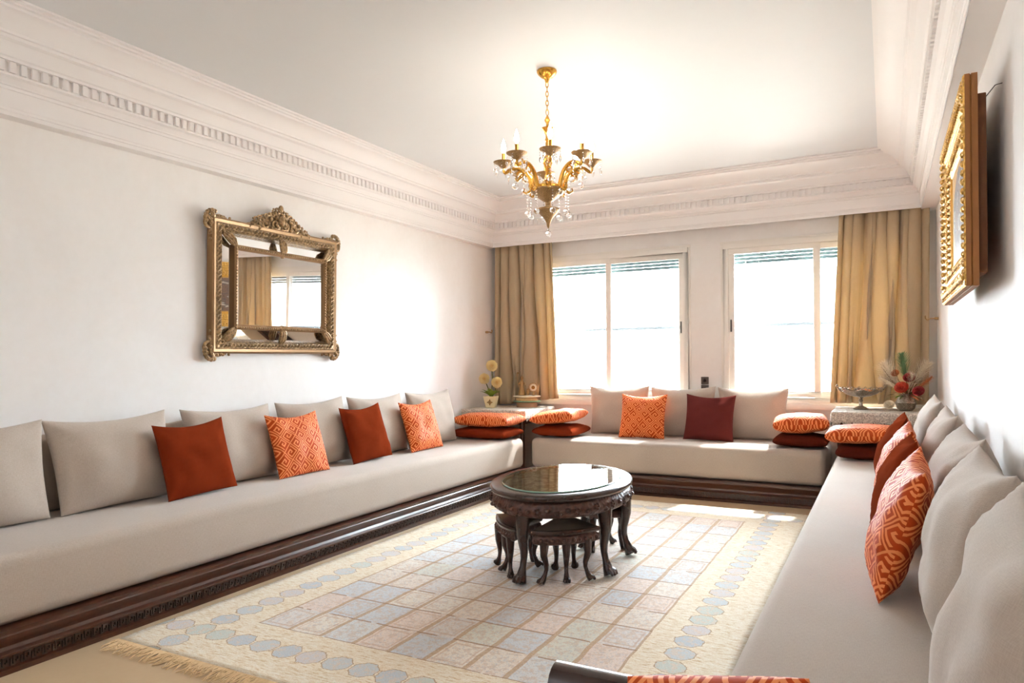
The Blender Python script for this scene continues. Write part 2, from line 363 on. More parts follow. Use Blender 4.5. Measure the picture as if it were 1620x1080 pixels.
# cornice
PROF = [(0, 2.54), (0, 2.56), (.02, 2.563), (.02, 2.575), (.035, 2.58), (.035, 2.665), (.06, 2.668), (.06, 2.682), (.085, 2.686), (.085, 2.694), (.14, 2.716), (.2, 2.724),
        (.2, 2.735), (.19, 2.737), (.19, 2.79), (.27, 2.792), (.27, 2.806), (.3, 2.812), (.34, 2.84), (.42, 2.868), (.5, 2.876), (.5, 2.892), (.54, 2.895), (.54, 2.908), (.6, 2.935),
        (.7, 2.962), (.82, 2.976), (.88, 2.978), (.88, 2.992), (.93, 2.995), (.93, 3.006), (1, 3.008), (1, 3.021)]
FL, FB, FR, FF = -3.95, 7.06, .277, -1.4        # fascia planes
CL, CB, CR, CF = -3.66, 6.72, -.05, -1.1        # ceiling edge
def cring(t):
    a = FL + (CL - FL) * t; b = FB + (CB - FB) * t; c = FR + (CR - FR) * t; d = FF + (CF - FF) * t
    return {'left': ((a, d), (a, b)), 'back': ((a, b), (c, b)), 'right': ((c, b), (c, d)), 'front': ((c, d), (a, d))}
for i, side in enumerate(('left', 'back', 'right', 'front')):
    rows = []
    prof = PROF
    for tt, z in prof:
        p, q = cring(tt)[side]; rows.append([(p[0], p[1], z), (q[0], q[1], z)])
    mb = MB().quadstrip(rows)
    o = struct('trim_%d' % (i + 1), mb, M['trim'], angle=25)
    # soffit that closes the fascia to the wall
    sf = MB()
    if side == 'left': sf.box(XL, FL - .002, FF, FB, 2.54, 2.6)
    if side == 'right': sf.box(FR + .002, XR, FF, YB, 2.54, 2.6)
    if side == 'back': sf.box(XL, FR + .002, FB + .002, FB + .02, 2.5405, 2.75)
    if side == 'front': sf.box(XL, XR, YF, FF, 2.54, 2.6)
    s = sf.build('soffit', M['trim'], o, smooth=False)
    if side != 'front':
        dm = MB(); p, q = cring(.19)[side]; p2, q2 = cring(.25)[side]
        L = (Vector(q) - Vector(p)).length; n = int(L / .052); d = (Vector(q) - Vector(p)) / n
        inn = (Vector(p2) - Vector(p)); inn = inn - d.normalized() * inn.dot(d.normalized())
        for k in range(1, n):
            a = Vector(p) + d * k; w = d * .52
            b4 = [a, a + w, a + w + inn, a + inn]
            vs = [(v.x, v.y, z) for z in (2.7365, 2.79) for v in b4]
            dm.add(vs, [(0, 1, 5, 4), (1, 2, 6, 5), (2, 3, 7, 6), (3, 0, 4, 7), (0, 3, 2, 1)])
        d_ = dm.build('dentil_band', M['trim'], o, smooth=False); d_['kind'] = 'stuff'

# windows
def window(n, x0, x1, mull, rightfirst):
    z0, z1 = WZ
    r = thing('window_%d' % n, None, None, ((x0 + x1) / 2, YB, z0), kind='structure'); ox = (x0 + x1) / 2
    f = MB(); fw_ = .075
    L = lambda a: a - ox
    f.box(L(x0), L(x1), -.02, .07, 0, .06).box(L(x0), L(x1), -.02, .07, z1 - z0 - .05, z1 - z0)
    f.box(L(x0), L(x0) + .05, -.02, .07, .06, z1 - z0 - .05).box(L(x1) - .05, L(x1), -.02, .07, .06, z1 - z0 - .05)
    # thin surround on the wall
    f.box(L(x0) - .03, L(x1) + .03, -.008, 0, z1 - z0, z1 - z0 + .025).box(L(x0) - .025, L(x0), -.008, 0, 0, z1 - z0).box(L(x1), L(x1) + .025, -.008, 0, 0, z1 - z0)
    f.build('frame', M['white'], r, bevel=.004)
    halves = ((x0 + .05, mull + .03, .0), (mull - .03, x1 - .05, .028))
    for a, b, y in halves:
        s = MB(); w = .055; za, zb = .06, z1 - z0 - .05
        s.box(L(a), L(b), y, y + .025, za, za + w).box(L(a), L(b), y, y + .025, zb - w, zb)
        s.box(L(a), L(a) + w, y, y + .025, za + w, zb - w).box(L(b) - w, L(b), y, y + .025, za + w, zb - w)
        so = s.build('sash', M['white'], r, bevel=.003)
        MB().box(L(a) + w, L(b) - w, y + .010, y + .014, za + w, zb - w).build('glass_pane', M['pane'], so, smooth=False)
    hx = x1 - .083 if n == 1 else x0 + .073
    MB().box(L(hx) - .006, L(hx) + .006, -.016 if n == 2 else .02, .002 if n == 2 else .03, .70, .82).build('handle', M['dkmetal'], r, bevel=.003)
    for k in range(5):
        s = MB().box(L(x0) - .02, L(x1) + .02, .13, .142, z1 - z0 - .02 - .034 * (k + 1), z1 - z0 - .02 - .034 * k - .003).build('shutter_slat', M['shutter'], r, smooth=False)
    MB().box(L(x0) - .06, L(x1) + .06, -.045, .0, -.055, -.0).build('sill', M['white'], r, bevel=.006)
window(1, W1[0], W1[1], -2.645, 0); window(2, W2[0], W2[1], -.575, 1)

# outside: terrace, parapet wall, railing, white houses opposite
t = thing('window_railing', 'thin pale metal railing with upright bars outside the windows', 'railing', (-1.8, 7.75, .4))
MB().box(-3, 3, -.015, .015, 1.185, 1.215).build('top_rail', M['rail'], t); MB().box(-3, 3, -.012, .012, .1, .13).build('bottom_rail', M['rail'], t)
p0 = None
for k in range(46):
    if p0 is None: b = p0 = MB().tube([(0, 0, .13), (0, 0, 1.19)], .006, 6).build('bar', M['rail'], t)
    else: b = p0.copy(); COL.objects.link(b)
    b.parent = t; b.location.x = -2.95 + k * .131
struct('ground_outside', MB().box(-12, 10, 7.5, 30, -.5, .4), M['paving'], smooth=False)
def house(x0, x1, y, h, label):
    t = thing('house', label, 'building', ((x0 + x1) / 2, y, .4)); w = (x1 - x0) / 2
    MB().box(-w, w, 0, 5, 0, h).build('wall', M['ext'], t, smooth=False)
    MB().box(-w - .15, w + .15, -.15, 5, h, h + .25).build('parapet', M['ext'], t, smooth=False)
    p = None
    for i in range(int(w * 2 / 2.2)):
        for j in range(max(1, int(h / 3.0))):
            if p is None: q = p = MB().box(-.5, .5, -.03, .02, 0, 1.2).build('window', M['shutter'], t, smooth=False)
            else: q = p.copy(); COL.objects.link(q)
            q.parent = t; q.location = (-w + 1.1 + i * 2.2, 0, 1 + j * 3)
house(-9, -1.5, 24, 3.4, 'pale low house washed out by daylight beyond the window nearer the mirror')
house(-.6, 6, 25, 3.0, 'pale house washed out by daylight beyond the window nearer the painting')

# ------------------------------------------------------------------ sofas
SEAT = .478
PP = [(0, 0), (.0, .022), (-.008, .026), (-.012, .03), (-.012, .072), (.006, .076), (.008, .086), (0, .092), (-.012, .096), (-.02, .11), (-.016, .128), (-.004, .146), (.0, .156), (-.004, .162), (-.004, .178), (-.03, .182), (-.06, .182)]
def uvmap(o, sc=1.0):
    """box-projected UV in metres"""
    me = o.data; uv = me.uv_layers.new(name='UVMap').data
    for p in me.polygons:
        n = p.normal; ax = max(range(3), key=lambda i: abs(n[i]))
        for li in p.loop_indices:
            v = me.vertices[me.loops[li].vertex_index].co
            uv[li].uv = {0: (v.y, v.z), 1: (v.x, v.z), 2: (v.x, v.y)}[ax]
def sofa(label, x0, x1, y0, y1, front, cut=0):
    """bench; front in '+x','-y','-x': where its front looks"""
    t = thing('bench_sofa', label, 'sofa', ((x0 + x1) / 2, (y0 + y1) / 2, 0)); cx, cy = (x0 + x1) / 2, (y0 + y1) / 2
    if front == '+x': L = y1 - y0; D = x1 - x0; T = lambda s, d, z: (x1 - cx + d, y0 - cy + s, z)
    elif front == '-x': L = y1 - y0; D = x1 - x0; T = lambda s, d, z: (x0 - cx - d, y1 - cy - s, z)
    else: L = x1 - x0; D = y1 - y0; T = lambda s, d, z: (x0 - cx + s, y0 - cy - d, z)
    mb = MB().quadstrip([[T(0, d, z), T(L, d, z)] for d, z in PP + [(-D, .182), (-D, 0), (0, 0)]])
    ends = PP + [(-D, .182), (-D, 0)]
    for s in (0, L):
        n = len(mb.v); mb.v += [T(s, d, z) for d, z in ends]; mb.f.append(tuple(range(n, n + len(ends))))
    pl = mb.build('plinth', M['wood'], t, angle=30)
    kb = MB(); per = .042; n = int(L / per)
    def bx(s0, s1, z0, z1):
        vs = [T(s, d, z) for z in (z0, z1) for d in (-.013, -.003) for s in (s0, s1)]
        kb.add(vs, [(0, 2, 3, 1), (4, 5, 7, 6), (0, 1, 5, 4), (2, 6, 7, 3), (0, 4, 6, 2), (1, 3, 7, 5)])
    for k in range(n):
        s = k * per
        bx(s, s + .007, .031, .071); bx(s + .007, s + .025, .063, .071); bx(s + .018, s + .025, .044, .063)
        bx(s + .012, s + .018, .044, .050); bx(s + .031, s + .037, .037, .060); bx(s + .031, s + .042, .031, .037)
    kf = kb.build('key_fret', M['fret'], pl, smooth=False); kf['kind'] = 'stuff'
    # mattress: rounded box, cut fine enough to sag
    bm = bmesh.new(); bmesh.ops.create_cube(bm, size=1)
    me = bpy.data.meshes.new('mattress')
    m0 = T(.01, -.035, .183); m1 = T(L - .01, -D, SEAT)
    lo = [min(m0[i], m1[i]) for i in range(3)]; hi = [max(m0[i], m1[i]) for i in range(3)]
    for v in bm.verts: v.co = Vector([(lo[i] + hi[i]) / 2 + v.co[i] * (hi[i] - lo[i]) for i in range(3)])
    bmesh.ops.bevel(bm, geom=list(bm.edges), offset=.055, segments=5, profile=.5, affect='EDGES')
    bmesh.ops.recalc_face_normals(bm, faces=bm.faces); bm.to_mesh(me); bm.free()
    me.polygons.foreach_set('use_smooth', [True] * len(me.polygons))
    mo = bpy.data.objects.new('mattress', me); COL.objects.link(mo); mo.parent = t; me.materials.append(M['linen']); uvmap(mo)
    return t
sofa('long beige linen bench sofa on carved dark wood plinth beneath the gilt mirror', XL + .01, -3.19, 1.0, 6.39, '+x')
sofa('beige linen bench sofa on carved dark plinth beneath the two windows', -3.185, -.445, 6.37, YB - .01, '-y')
sofa('beige linen bench sofa along the wall with the gold framed painting', -.405, XR - .01, 1.5, 6.36, '-x')

# ------------------------------------------------------------------ cushions
def cushion_mesh(w, h, T, seed, N=22, k=.06, flat=False, wr=.006, tp=0):
    rnd = random.Random(seed); ph = [rnd.uniform(0, 6) for _ in range(6)]
    mb = MB(); S = [math.sin(PI / 2 * (-1 + 2 * i / N)) for i in range(N + 1)]
    def pt(u, v, s):
        ky = (k * 1.25 if v > 0 else k * .3) if not flat else k
        x = w / 2 * u * (1 - k * .8 * (1 - v * v)) * (1 - tp * (1 - v) / 2); z = h / 2 * v * (1 - ky * (1 - u * u))
        th = T / 2 * ((1 - abs(u) ** 2.4) * (1 - abs(v) ** 2.4)) ** (.28 if flat else .52)
        edge = max(abs(u), abs(v))
        wz = noise.noise(Vector((u * 2.2 + ph[0], v * 2.2 + ph[1], s * 3 + ph[2]))) * wr * 1.8
        c = abs(u * v); fold = math.sin((abs(u) - abs(v)) * 16 + ph[3]) * wr * .7 * c * (1 if edge < .985 else 0)
        th += (wz + fold) * min(1, (1 - edge) * 5)
        sag = 0 if flat else -.012 * math.sin(PI * (u + 1) / 2) * max(0, v)
        return (x, -s * max(th, 0), z + h / 2 + sag)
    for s in (1, -1):
        mb.quadstrip([[pt(u, v, s) for u in S] for v in S])
    me = bpy.data.meshes.new('cushion'); me.from_pydata(mb.v, [], mb.f); me.update()
    uv = me.uv_layers.new(name='UVMap').data; n2 = (N + 1) ** 2
    for p in me.polygons:
        for li in p.loop_indices:
            i = me.loops[li].vertex_index; s = i // n2; j = i % n2
            uv[li].uv = (S[j % (N + 1)] * w / 2 + s * .5 + seed * .037, S[j // (N + 1)] * h / 2)
    bm = bmesh.new(); bm.from_mesh(me); bmesh.ops.remove_doubles(bm, verts=bm.verts, dist=1e-5); bmesh.ops.recalc_face_normals(bm, faces=bm.faces); bm.to_mesh(me); bm.free()
    me.polygons.foreach_set('use_smooth', [True] * len(me.polygons)); return me
SEED = [0]
from mathutils.bvhtree import BVHTree
CUSH = []
def tree(o): return BVHTree.FromPolygons([o.matrix_world @ v.co for v in o.data.vertices], [p.vertices for p in o.data.polygons])
def settle(o, d):
    """slide a cushion along d until it only touches the cushions already there"""
    for _ in range(12):
        t = tree(o)
        if not any(t.overlap(q) for q in CUSH): break
        o.matrix_world = Matrix.Translation(Vector(d) * .004) @ o.matrix_world
    CUSH.append(t)
def cushion(kind, label, group, w, h, T, mat, x, y, rz, lean, roll=0, z=None, flat=False, k=.06, wr=.011):
    SEED[0] += 1; me = cushion_mesh(w, h, T, SEED[0], k=k, flat=flat, wr=wr * .45 if flat else wr, tp=.07 if kind == 'back_cushion' else 0); me.name = kind; me.materials.append(mat)
    o = bpy.data.objects.new(kind, me); COL.objects.link(o)
    R = Matrix.Rotation(math.radians(rz), 4, 'Z') @ Matrix.Rotation(math.radians(-lean), 4, 'X') @ Matrix.Rotation(math.radians(roll), 4, 'Y')
    if flat: R = Matrix.Rotation(math.radians(rz), 4, 'Z') @ Matrix.Rotation(math.radians(roll), 4, 'Y') @ Matrix.Rotation(math.radians(lean), 4, 'X') @ Matrix.Rotation(PI / 2, 4, 'X') @ Matrix.Translation((0, 0, -h / 2))
    zmin = min((R @ v.co).z for v in me.vertices)
    o.matrix_world = Matrix.Translation((x, y, (SEAT if z is None else z) - zmin + .001)) @ R
    a = math.radians(rz); settle(o, (0, 0, 1) if flat else (math.sin(a), -math.cos(a), 0))
    return tag(o, label, 'cushion', group)
GB = 'large beige back cushions'
ord_ = ['next to the rust cushion nearest the camera', '', '', '', '', '']
LG = [(1.775, 'beige linen back cushion cut by the frame, mirror-side sofa, furthest from the windows', 8),
      (2.495, 'beige linen back cushion behind the rust velvet cushion furthest from the windows', 9),
      (3.31, 'beige linen back cushion between lone rust cushion and first orange patterned cushion, below the mirror', 10),
      (4.09, 'beige linen back cushion behind the first orange cushion, below mirror', 9),
      (4.85, 'beige linen back cushion behind the second rust cushion on the mirror-side sofa', 9),
      (5.64, 'beige linen back cushion last on the mirror-side sofa, beside the flat stacked cushions', 8)]
for y, lab, ln in LG: cushion('back_cushion', lab, GB, .72, .51, .21, M['linen'], -3.78, y, 90, ln + 4, random.uniform(-1.2, 1.2), k=.075)
for y, lab in ((2.16, 'beige cushion half hidden behind the two mirror-side cushions nearest the camera'), (2.90, 'beige cushion mostly hidden behind two cushions at the near edge of the mirror')):
    cushion('back_cushion', lab, GB, .46, .44, .07, M['linen'], -3.98, y, 90, 2)
LT = [(2.90, 'rust', 'plain rust velvet cushion on mirror-side sofa, furthest from the windows', 16, -3.61), (3.73, 'key', 'orange key-patterned cushion between the two rust velvet cushions on the mirror-side sofa', 18, -3.62),
      (4.47, 'rust', 'plain rust velvet cushion between the two orange patterned cushions, mirror-side sofa', 17, -3.62), (5.21, 'key', 'orange key-patterned cushion nearest the flat stack on the mirror-side sofa', 18, -3.61)]
for y, mt, lab, ln, x in LT: cushion('throw_cushion', lab, 'rust and orange throw cushions', .49, .45, .14, M[mt], x, y, 90, ln, random.uniform(-2, 2), k=.085)
for x, lab in ((-2.48, 'beige linen back cushion under the window nearer the mirror'), (-1.81, 'beige linen back cushion in the middle below the wall sockets'), (-1.14, 'beige linen back cushion beside the burgundy cushion under the window nearer the painting')):
    cushion('back_cushion', lab, GB, .66, .50, .18, M['linen'], x, 7.08, 0, 7, random.uniform(-1, 1), k=.07)
cushion('throw_cushion', 'orange key-patterned cushion upright on the sofa under the windows', 'rust and orange throw cushions', .47, .45, .17, M['key'], -2.15, 6.80, 0, 17, 0, k=.085)
cushion('throw_cushion', 'plain burgundy velvet cushion upright on the sofa under the windows', 'rust and orange throw cushions', .47, .45, .17, M['burgundy'], -1.50, 6.80, 0, 17, 1, k=.085)
RG = [(1.52, 'beige linen back cushion nearest the camera on the painting-side sofa, cut by the frame'), (2.30, 'beige linen back cushion directly behind the big orange cushion on the painting-side sofa'),
      (3.12, 'beige linen back cushion third from the camera on the painting-side sofa'), (4.22, 'beige linen back cushion fourth from the camera on the painting-side sofa'),
      (5.35, 'beige linen back cushion at the far end of the painting-side sofa below the dried flowers')]
for y, lab in RG: cushion('back_cushion', lab, GB, .72, .52, .23 if y < 4 else .19, M['linen'], (.15 if y < 2.6 else .175) if y < 4 else .2, y, -90, 12 if y < 4 else 10, random.uniform(-1, 1), k=.075)
RTc = [(2.80, 'key', 'big orange key-patterned cushion nearest the camera on the painting-side sofa', -.005, 3), (3.50, 'rust', 'plain rust velvet cushion between two orange cushions, painting-side sofa', -.01, -2),
       (4.15, 'key', 'orange key-patterned cushion between two rust cushions on the painting-side sofa', 0, 1), (4.95, 'rust', 'plain rust velvet cushion furthest from the camera on the painting-side sofa', -.01, 0)]
for y, mt, lab, x, rl in RTc: cushion('throw_cushion', lab, 'rust and orange throw cushions', .52, .45, .16, M[mt], x - .02, y, -90, 17, rl, k=.085)
# flat stacks at the corners
GS = 'flat cushions stacked at the sofa ends'
cushion('throw_cushion', 'flat rust velvet cushion under an orange one beside the pompom flower pot', GS, .62, .42, .115, M['rust'], -3.56, 6.20, 0, 0, flat=True, k=.04)
cushion('throw_cushion', 'flat orange patterned cushion on rust one beside the pompom flower pot', GS, .62, .42, .135, M['key'], -3.53, 6.20, 0, 0, z=SEAT + .10, flat=True, k=.04)
cushion('throw_cushion', 'flat rust velvet cushion beneath tilted orange one, under the curtain near the mirror', GS, .44, .5, .12, M['rust'], -2.95, 6.68, 0, 0, 0, flat=True, k=.04)
cushion('throw_cushion', 'tilted orange patterned cushion on a rust one, under the curtain near the mirror', GS, .46, .5, .14, M['key'], -2.97, 6.67, 3, 0, -7, z=SEAT + .075, flat=True, k=.04)
cushion('throw_cushion', 'flat dark rust cushion under a plump orange one at window sofa end, near silver bowl', GS, .44, .44, .115, M['umber'], -.66, 6.70, 0, 0, flat=True, k=.04)
cushion('throw_cushion', 'plump orange patterned cushion on dark rust one at window sofa end, near silver bowl', GS, .45, .44, .17, M['key'], -.67, 6.69, 6, 0, -3, z=SEAT + .095, flat=True, k=.04)
cushion('throw_cushion', 'flat dark rust cushion below an orange one on the far end of painting-side sofa', GS, .46, .44, .115, M['umber'], -.12, 6.10, 0, 0, flat=True, k=.04)
cushion('throw_cushion', 'flat orange patterned cushion on dark rust one, far end of painting-side sofa', GS, .5, .44, .14, M['key'], -.17, 6.08, 0, 0, -2, z=SEAT + .095, flat=True, k=.04)

# ------------------------------------------------------------------ rug
rg = thing('rug', 'large pale patchwork woven rug with octagon border and fringe under the table', 'rug', (0, 0, 0))
nx, ny = 60, 90; rows = []
def ripple(x, y):
    z = .008 + .002 * noise.noise(Vector((x * 3, y * 3, 0)))
    for yr in (3.85, 4.45, 5.0, 5.5):
        a = max(0, 1 - (x - RX0) / .55); z += .007 * a * math.exp(-((y - yr) / .035) ** 2)
    return max(z, .004)
for j in range(ny + 1):
    y = RY0 + (RY1 - RY0) * j / ny
    rows.append([(RX0 + (RX1 - RX0) * i / nx + .015 * noise.noise(Vector((y * 2, i > nx / 2, 3))), y, ripple(RX0 + (RX1 - RX0) * i / nx, y)) for i in range(nx + 1)])
MB().quadstrip(rows).build('woven_field', M['rug'], rg, solid=.004)
fr = MB()
for k in range(620):
    x = RX0 + (RX1 - RX0) * (k + random.uniform(-.4, .4)) / 620; L = random.uniform(.05, .11); dx = random.uniform(-.02, .02)
    pts = [(x, RY0 + .005, .009), (x + dx * .4, RY0 - L * .4, random.uniform(.006, .013)), (x + dx, RY0 - L * .75, random.uniform(.004, .01)), (x + dx + random.uniform(-.015, .015), RY0 - L, .005)]
    fr.tube(pts, [.0028, .0026, .0024, .0012], 4, caps=False)
fo = fr.build('fringe', M['fringe'], rg); fo['kind'] = 'stuff'
hem = MB()
for k in range(128):
    x = RX0 + .01 + (RX1 - RX0 - .02) * k / 127
    hem.ball((x, RY0 + .002, .007), .006, 6, 4, 1.2, .8, .8)
ho = hem.build('knotted_edge', M['fringe'], rg); ho['kind'] = 'stuff'

# ------------------------------------------------------------------ oval table with stools
TC = (-1.82, 4.13); TA, TB = .615, .43
def cab_leg(h, top, r, foot_out, n=9):
    """cabriole leg in local space, bulging towards +x"""
    mb = MB(); pts = []; rad = []
    for i in range(n + 1):
        s = i / n; z = h * (1 - s)
        x = .012 * math.sin(s * PI * .9) * (h / .4) - .02 * math.sin(max(0, s - .35) / .65 * PI) + foot_out * max(0, s - .6) / .4
        pts.append((x, 0, max(z, .012))); rad.append(r * (1.15 - .75 * min(1, s / .75) + (.55 * max(0, s - .75) / .25)))
    mb.tube(pts, rad, 10)
    for a in (-.6, 0, .6):   # claws
        bx, by = pts[-1][0] + math.cos(a) * r * .55, math.sin(a) * r * .85
        mb.tube([(pts[-2][0] + math.cos(a) * r * .45, by * .6, pts[-2][2]), (bx, by, r * .75), (bx + r * .35, by * 1.05, r * .3)], [r * .3, r * .36, r * .2], 6)
    return mb
tb = thing('oval_coffee_table', 'oval carved dark wood coffee table with glass top on the patchwork rug', 'table', (TC[0], TC[1], .012), math.radians(-82.4))
def ell(t_, k=1.0, z=0, da=0): return ((TA * k + da) * math.cos(t_), (TB * k + da) * math.sin(t_), z)
def ering(prof, n=72):
    mb = MB(); mb.quadstrip([[ell(i * 2 * PI / n, 1, z, d) for i in range(n)] for d, z in prof], close=True); return mb
m_ = ering([(-.12, .462), (-.015, .462), (-.005, .47), (0, .484), (-.004, .498), (-.014, .504), (-.085, .505), (-.088, .498), (-.09, .490)])
n0 = len(m_.v); m_.build('top_rim', M['twood'], tb, angle=60)
mb = MB(); n = 72; mb.v = [ell(i * 2 * PI / n, 1, .492, -.088) for i in range(n)]; mb.f = [tuple(range(n))]; mb.build('inlaid_panel', M['inlay'], tb)
g = ering([(-.078, .5055), (-.074, .509), (-.078, .5135)]); mb = MB()
go = g.build('glass_edge', M['tedge'], tb)
mb.v = [ell(i * 2 * PI / n, 1, .5137, -.078) for i in range(n)]; mb.f = [tuple(range(n))]; mb.build('glass_top', M['tglass'], tb)
ap = ering([(-.05, .462), (-.03, .461), (-.022, .452), (-.012, .43), (-.006, .405), (-.012, .385), (-.03, .372), (-.05, .372)])
a_ = ap.build('apron', M['carved'], tb)
cv = MB()
for i in range(48):   # carved flowers and leaves along the apron
    a = (i + .5) * 2 * PI / 48; x, y, z = ell(a, 1, .41 + .012 * math.sin(i * 2.4), -.008)
    if i % 2: cv.ball((x, y, z), .017, 7, 5, 1, 1, .8)
    else:
        for q in range(5):
            b = q * 2 * PI / 5; tx, ty = -TA * math.sin(a), TB * math.cos(a); l = math.hypot(tx, ty); tx /= l; ty /= l
            cv.ball((x + tx * .014 * math.cos(b), y + ty * .014 * math.cos(b), z + .014 * math.sin(b)), .009, 6, 4)
co = cv.build('apron_carving', M['carved'], a_); co['kind'] = 'stuff'
lm = cab_leg(.40, 0, .041, .035); l0 = None
for a in (-.20, 1.06, 1.93, 3.1, 4.2):
    x, y, _ = ell(a, 1, 0, -.055)
    if l0 is None: lo = l0 = lm.build('leg', M['twood'], tb)
    else: lo = l0.copy(); COL.objects.link(lo); lo.parent = tb
    nx_, ny_ = TB * math.cos(a), TA * math.sin(a); lo.location = (x, y, 0); lo.rotation_euler = (0, 0, math.atan2(ny_, nx_))
ring_ = ering([(-.075, .372), (-.045, .372), (-.045, .40), (-.075, .40)]); ring_.build('under_frame', M['twood'], tb)

def stool(label, a0, a1):
    """fan shaped stool that nests between two table legs (angles in the table's own ellipse)"""
    t = thing('nesting_stool', label, 'stool', (TC[0], TC[1], .012), math.radians(-82.4), 'fan shaped stools nested under the oval table')
    def outline(k, inset=0):
        ps = []
        for i in range(13):
            a = a0 + (a1 - a0) * i / 12; ps.append(Vector((TA * k * math.cos(a), TB * k * math.sin(a))))
        am = (a0 + a1) / 2
        ps.append(Vector((TA * .38 * math.cos(a1 - .1), TB * .38 * math.sin(a1 - .1)))); ps.append(Vector((TA * .38 * math.cos(a0 + .1), TB * .38 * math.sin(a0 + .1))))
        c = sum(ps, Vector((0, 0))) / len(ps)
        return [p + (c - p).normalized() * inset for p in ps]
    mb = MB(); prof = [(.02, .272), (.004, .274), (0, .284), (.004, .296), (.016, .300), (.04, .300)]
    for d, z in prof: pass
    rows = [[(p.x, p.y, z) for p in outline(.93, d)] for d, z in prof]; mb.quadstrip(rows, close=True)
    nn = len(rows[0]); mb.f.append(tuple(range(nn))); mb.f.append(tuple(range(len(mb.v) - nn, len(mb.v))))
    mb.build('seat', M['twood'], t, angle=45)
    mb = MB(); rows = [[(p.x, p.y, z) for p in outline(.93, d)] for d, z in [(.03, .272), (.012, .262), (.006, .24), (.014, .222), (.034, .215), (.05, .215), (.05, .272)]]; mb.quadstrip(rows, close=True)
    ao = mb.build('apron', M['carved'], t)
    cvm = MB()
    ol = outline(.93, .010)
    for i in range(12):
        p = (ol[i] + ol[i + 1]) / 2 if i < 12 else ol[i]; cvm.ball((p.x, p.y, .243), .014 if i % 2 else .011, 7, 5)
    c_ = cvm.build('apron_carving', M['carved'], ao); c_['kind'] = 'stuff'
    lm = cab_leg(.235, 0, .025, .022); l0 = None
    o_ = outline(.93, .05)
    for p in (o_[1], o_[6], o_[11], o_[13], o_[14]):
        if l0 is None: lo = l0 = lm.build('leg', M['twood'], t)
        else: lo = l0.copy(); COL.objects.link(lo); lo.parent = t
        c = sum(o_, Vector((0, 0))) / len(o_); d = p - c; lo.location = (p.x, p.y, 0); lo.rotation_euler = (0, 0, math.atan2(d.y, d.x))
    return t
stool('fan shaped carved stool under the table, between the two front table legs', -.06, .93)
stool('fan shaped carved stool tucked under the table end facing the mirror sofa', -1.2, -.32)
stool('fan shaped carved stool mostly hidden under the window end of the oval table', 2.05, 3.0)

# ------------------------------------------------------------------ corner tables with lace
def side_table(label, x0, x1, y0, y1, h):
    t = thing('corner_table', label, 'table', ((x0 + x1) / 2, (y0 + y1) / 2, 0)); w, d = (x1 - x0) / 2, (y1 - y0) / 2
    MB().box(-w, w, -d, d, h - .03, h).build('top', M['wood'], t, bevel=.008)
    MB().box(-w + .03, w - .03, -d + .03, d - .03, h - .14, h - .03).build('apron', M['wood'], t, bevel=.004)
    l0 = None
    for sx in (-1, 1):
        for sy in (-1, 1):
            if l0 is None: lo = l0 = MB().lathe([(.022, 0), (.028, .05), (.018, .1), (.026, .3), (.02, .5), (.03, h - .14), (.03, h - .06)], 12).build('leg', M['wood'], t)
            else: lo = l0.copy(); COL.objects.link(lo); lo.parent = t
            lo.location = (sx * (w - .05), sy * (d - .05), 0)
def lace(label, x0, x1, y0, y1, h, drop=.115):
    t = thing('lace_cloth', label, 'cloth', ((x0 + x1) / 2, (y0 + y1) / 2, h)); w, d = (x1 - x0) / 2 + .012, (y1 - y0) / 2 + .012
    MB().box(-w, w, -d, d, .001, .005).build('cloth_top', M['lace'], t, smooth=False)
    per = [(-w, -d), (w, -d), (w, d), (-w, d)]; rows = [[], [], [], []]; n = 60; idx = 0
    for e in range(4):
        p, q = Vector(per[e]), Vector(per[(e + 1) % 4]); nn = Vector((q.y - p.y, p.x - q.x)).normalized()
        for i in range(n):
            s = p + (q - p) * i / n; sc = abs(math.sin(PI * i / n * 10)); wv = .006 * math.sin(i * 1.3)
            rows[0].append((s.x, s.y, .005))
            for r_, k in ((1, .15), (2, .6), (3, 1)):
                dr = drop * (k if k < 1 else .66 + .34 * sc); o = nn * ((.004 + wv * k) + .003); rows[r_].append((s.x + o.x, s.y + o.y, -dr))
    MB().quadstrip(rows, close=True).build('scalloped_border', M['lace'], t, solid=.003)
side_table('dark corner table under grey lace in the corner nearest the mirror', -4.0, -3.27, 6.47, 7.17, .74)
lace('grey crochet lace cloth with scalloped edge under the pompom flower pot', -4.0, -3.27, 6.47, 7.17, .74)
side_table('dark corner table under lace in the corner by the dried flowers', -.40, .36, 6.50, 7.17, .80)
lace('beige crochet lace cloth with scalloped edge under the silver bowl', -.40, .36, 6.50, 7.17, .80)

# ------------------------------------------------------------------ flower pot with pompoms
fp = thing('flower_pot', 'small square cream pot with three round cream-yellow pompom flowers on lace table', 'plant', (-3.80, 6.72, .7465), .3)
def taper_box(w0, w1, h):
    mb = MB(); mb.quadstrip([[(sx * w, sy * w, z) for sx, sy in ((-1, -1), (1, -1), (1, 1), (-1, 1))] for w, z in ((w0 * .9, 0), (w0, .005), (w1, h), (w1 * .9, h), (w0 * .8, .03))], close=True)
    mb.f.append((0, 1, 2, 3)); n = len(mb.v); mb.f.append((n - 4, n - 3, n - 2, n - 1)); return mb
pot = taper_box(.048, .072, .125).build('pot', M['potw'], fp, smooth=False)
em = MB()
for k in range(8):
    a = k * PI / 4; r = .032 if k % 2 == 0 else .022; em.add([(0, -.066, .062), (r * math.cos(a - .22) * .8, -.0665, .062 + r * math.sin(a - .22) * .8), (r * math.cos(a), -.0675, .062 + r * math.sin(a)), (r * math.cos(a + .22) * .8, -.0665, .062 + r * math.sin(a + .22) * .8)], [(0, 1, 2, 3)])
em.build('star_emblem', M['potg'], pot, solid=.004)
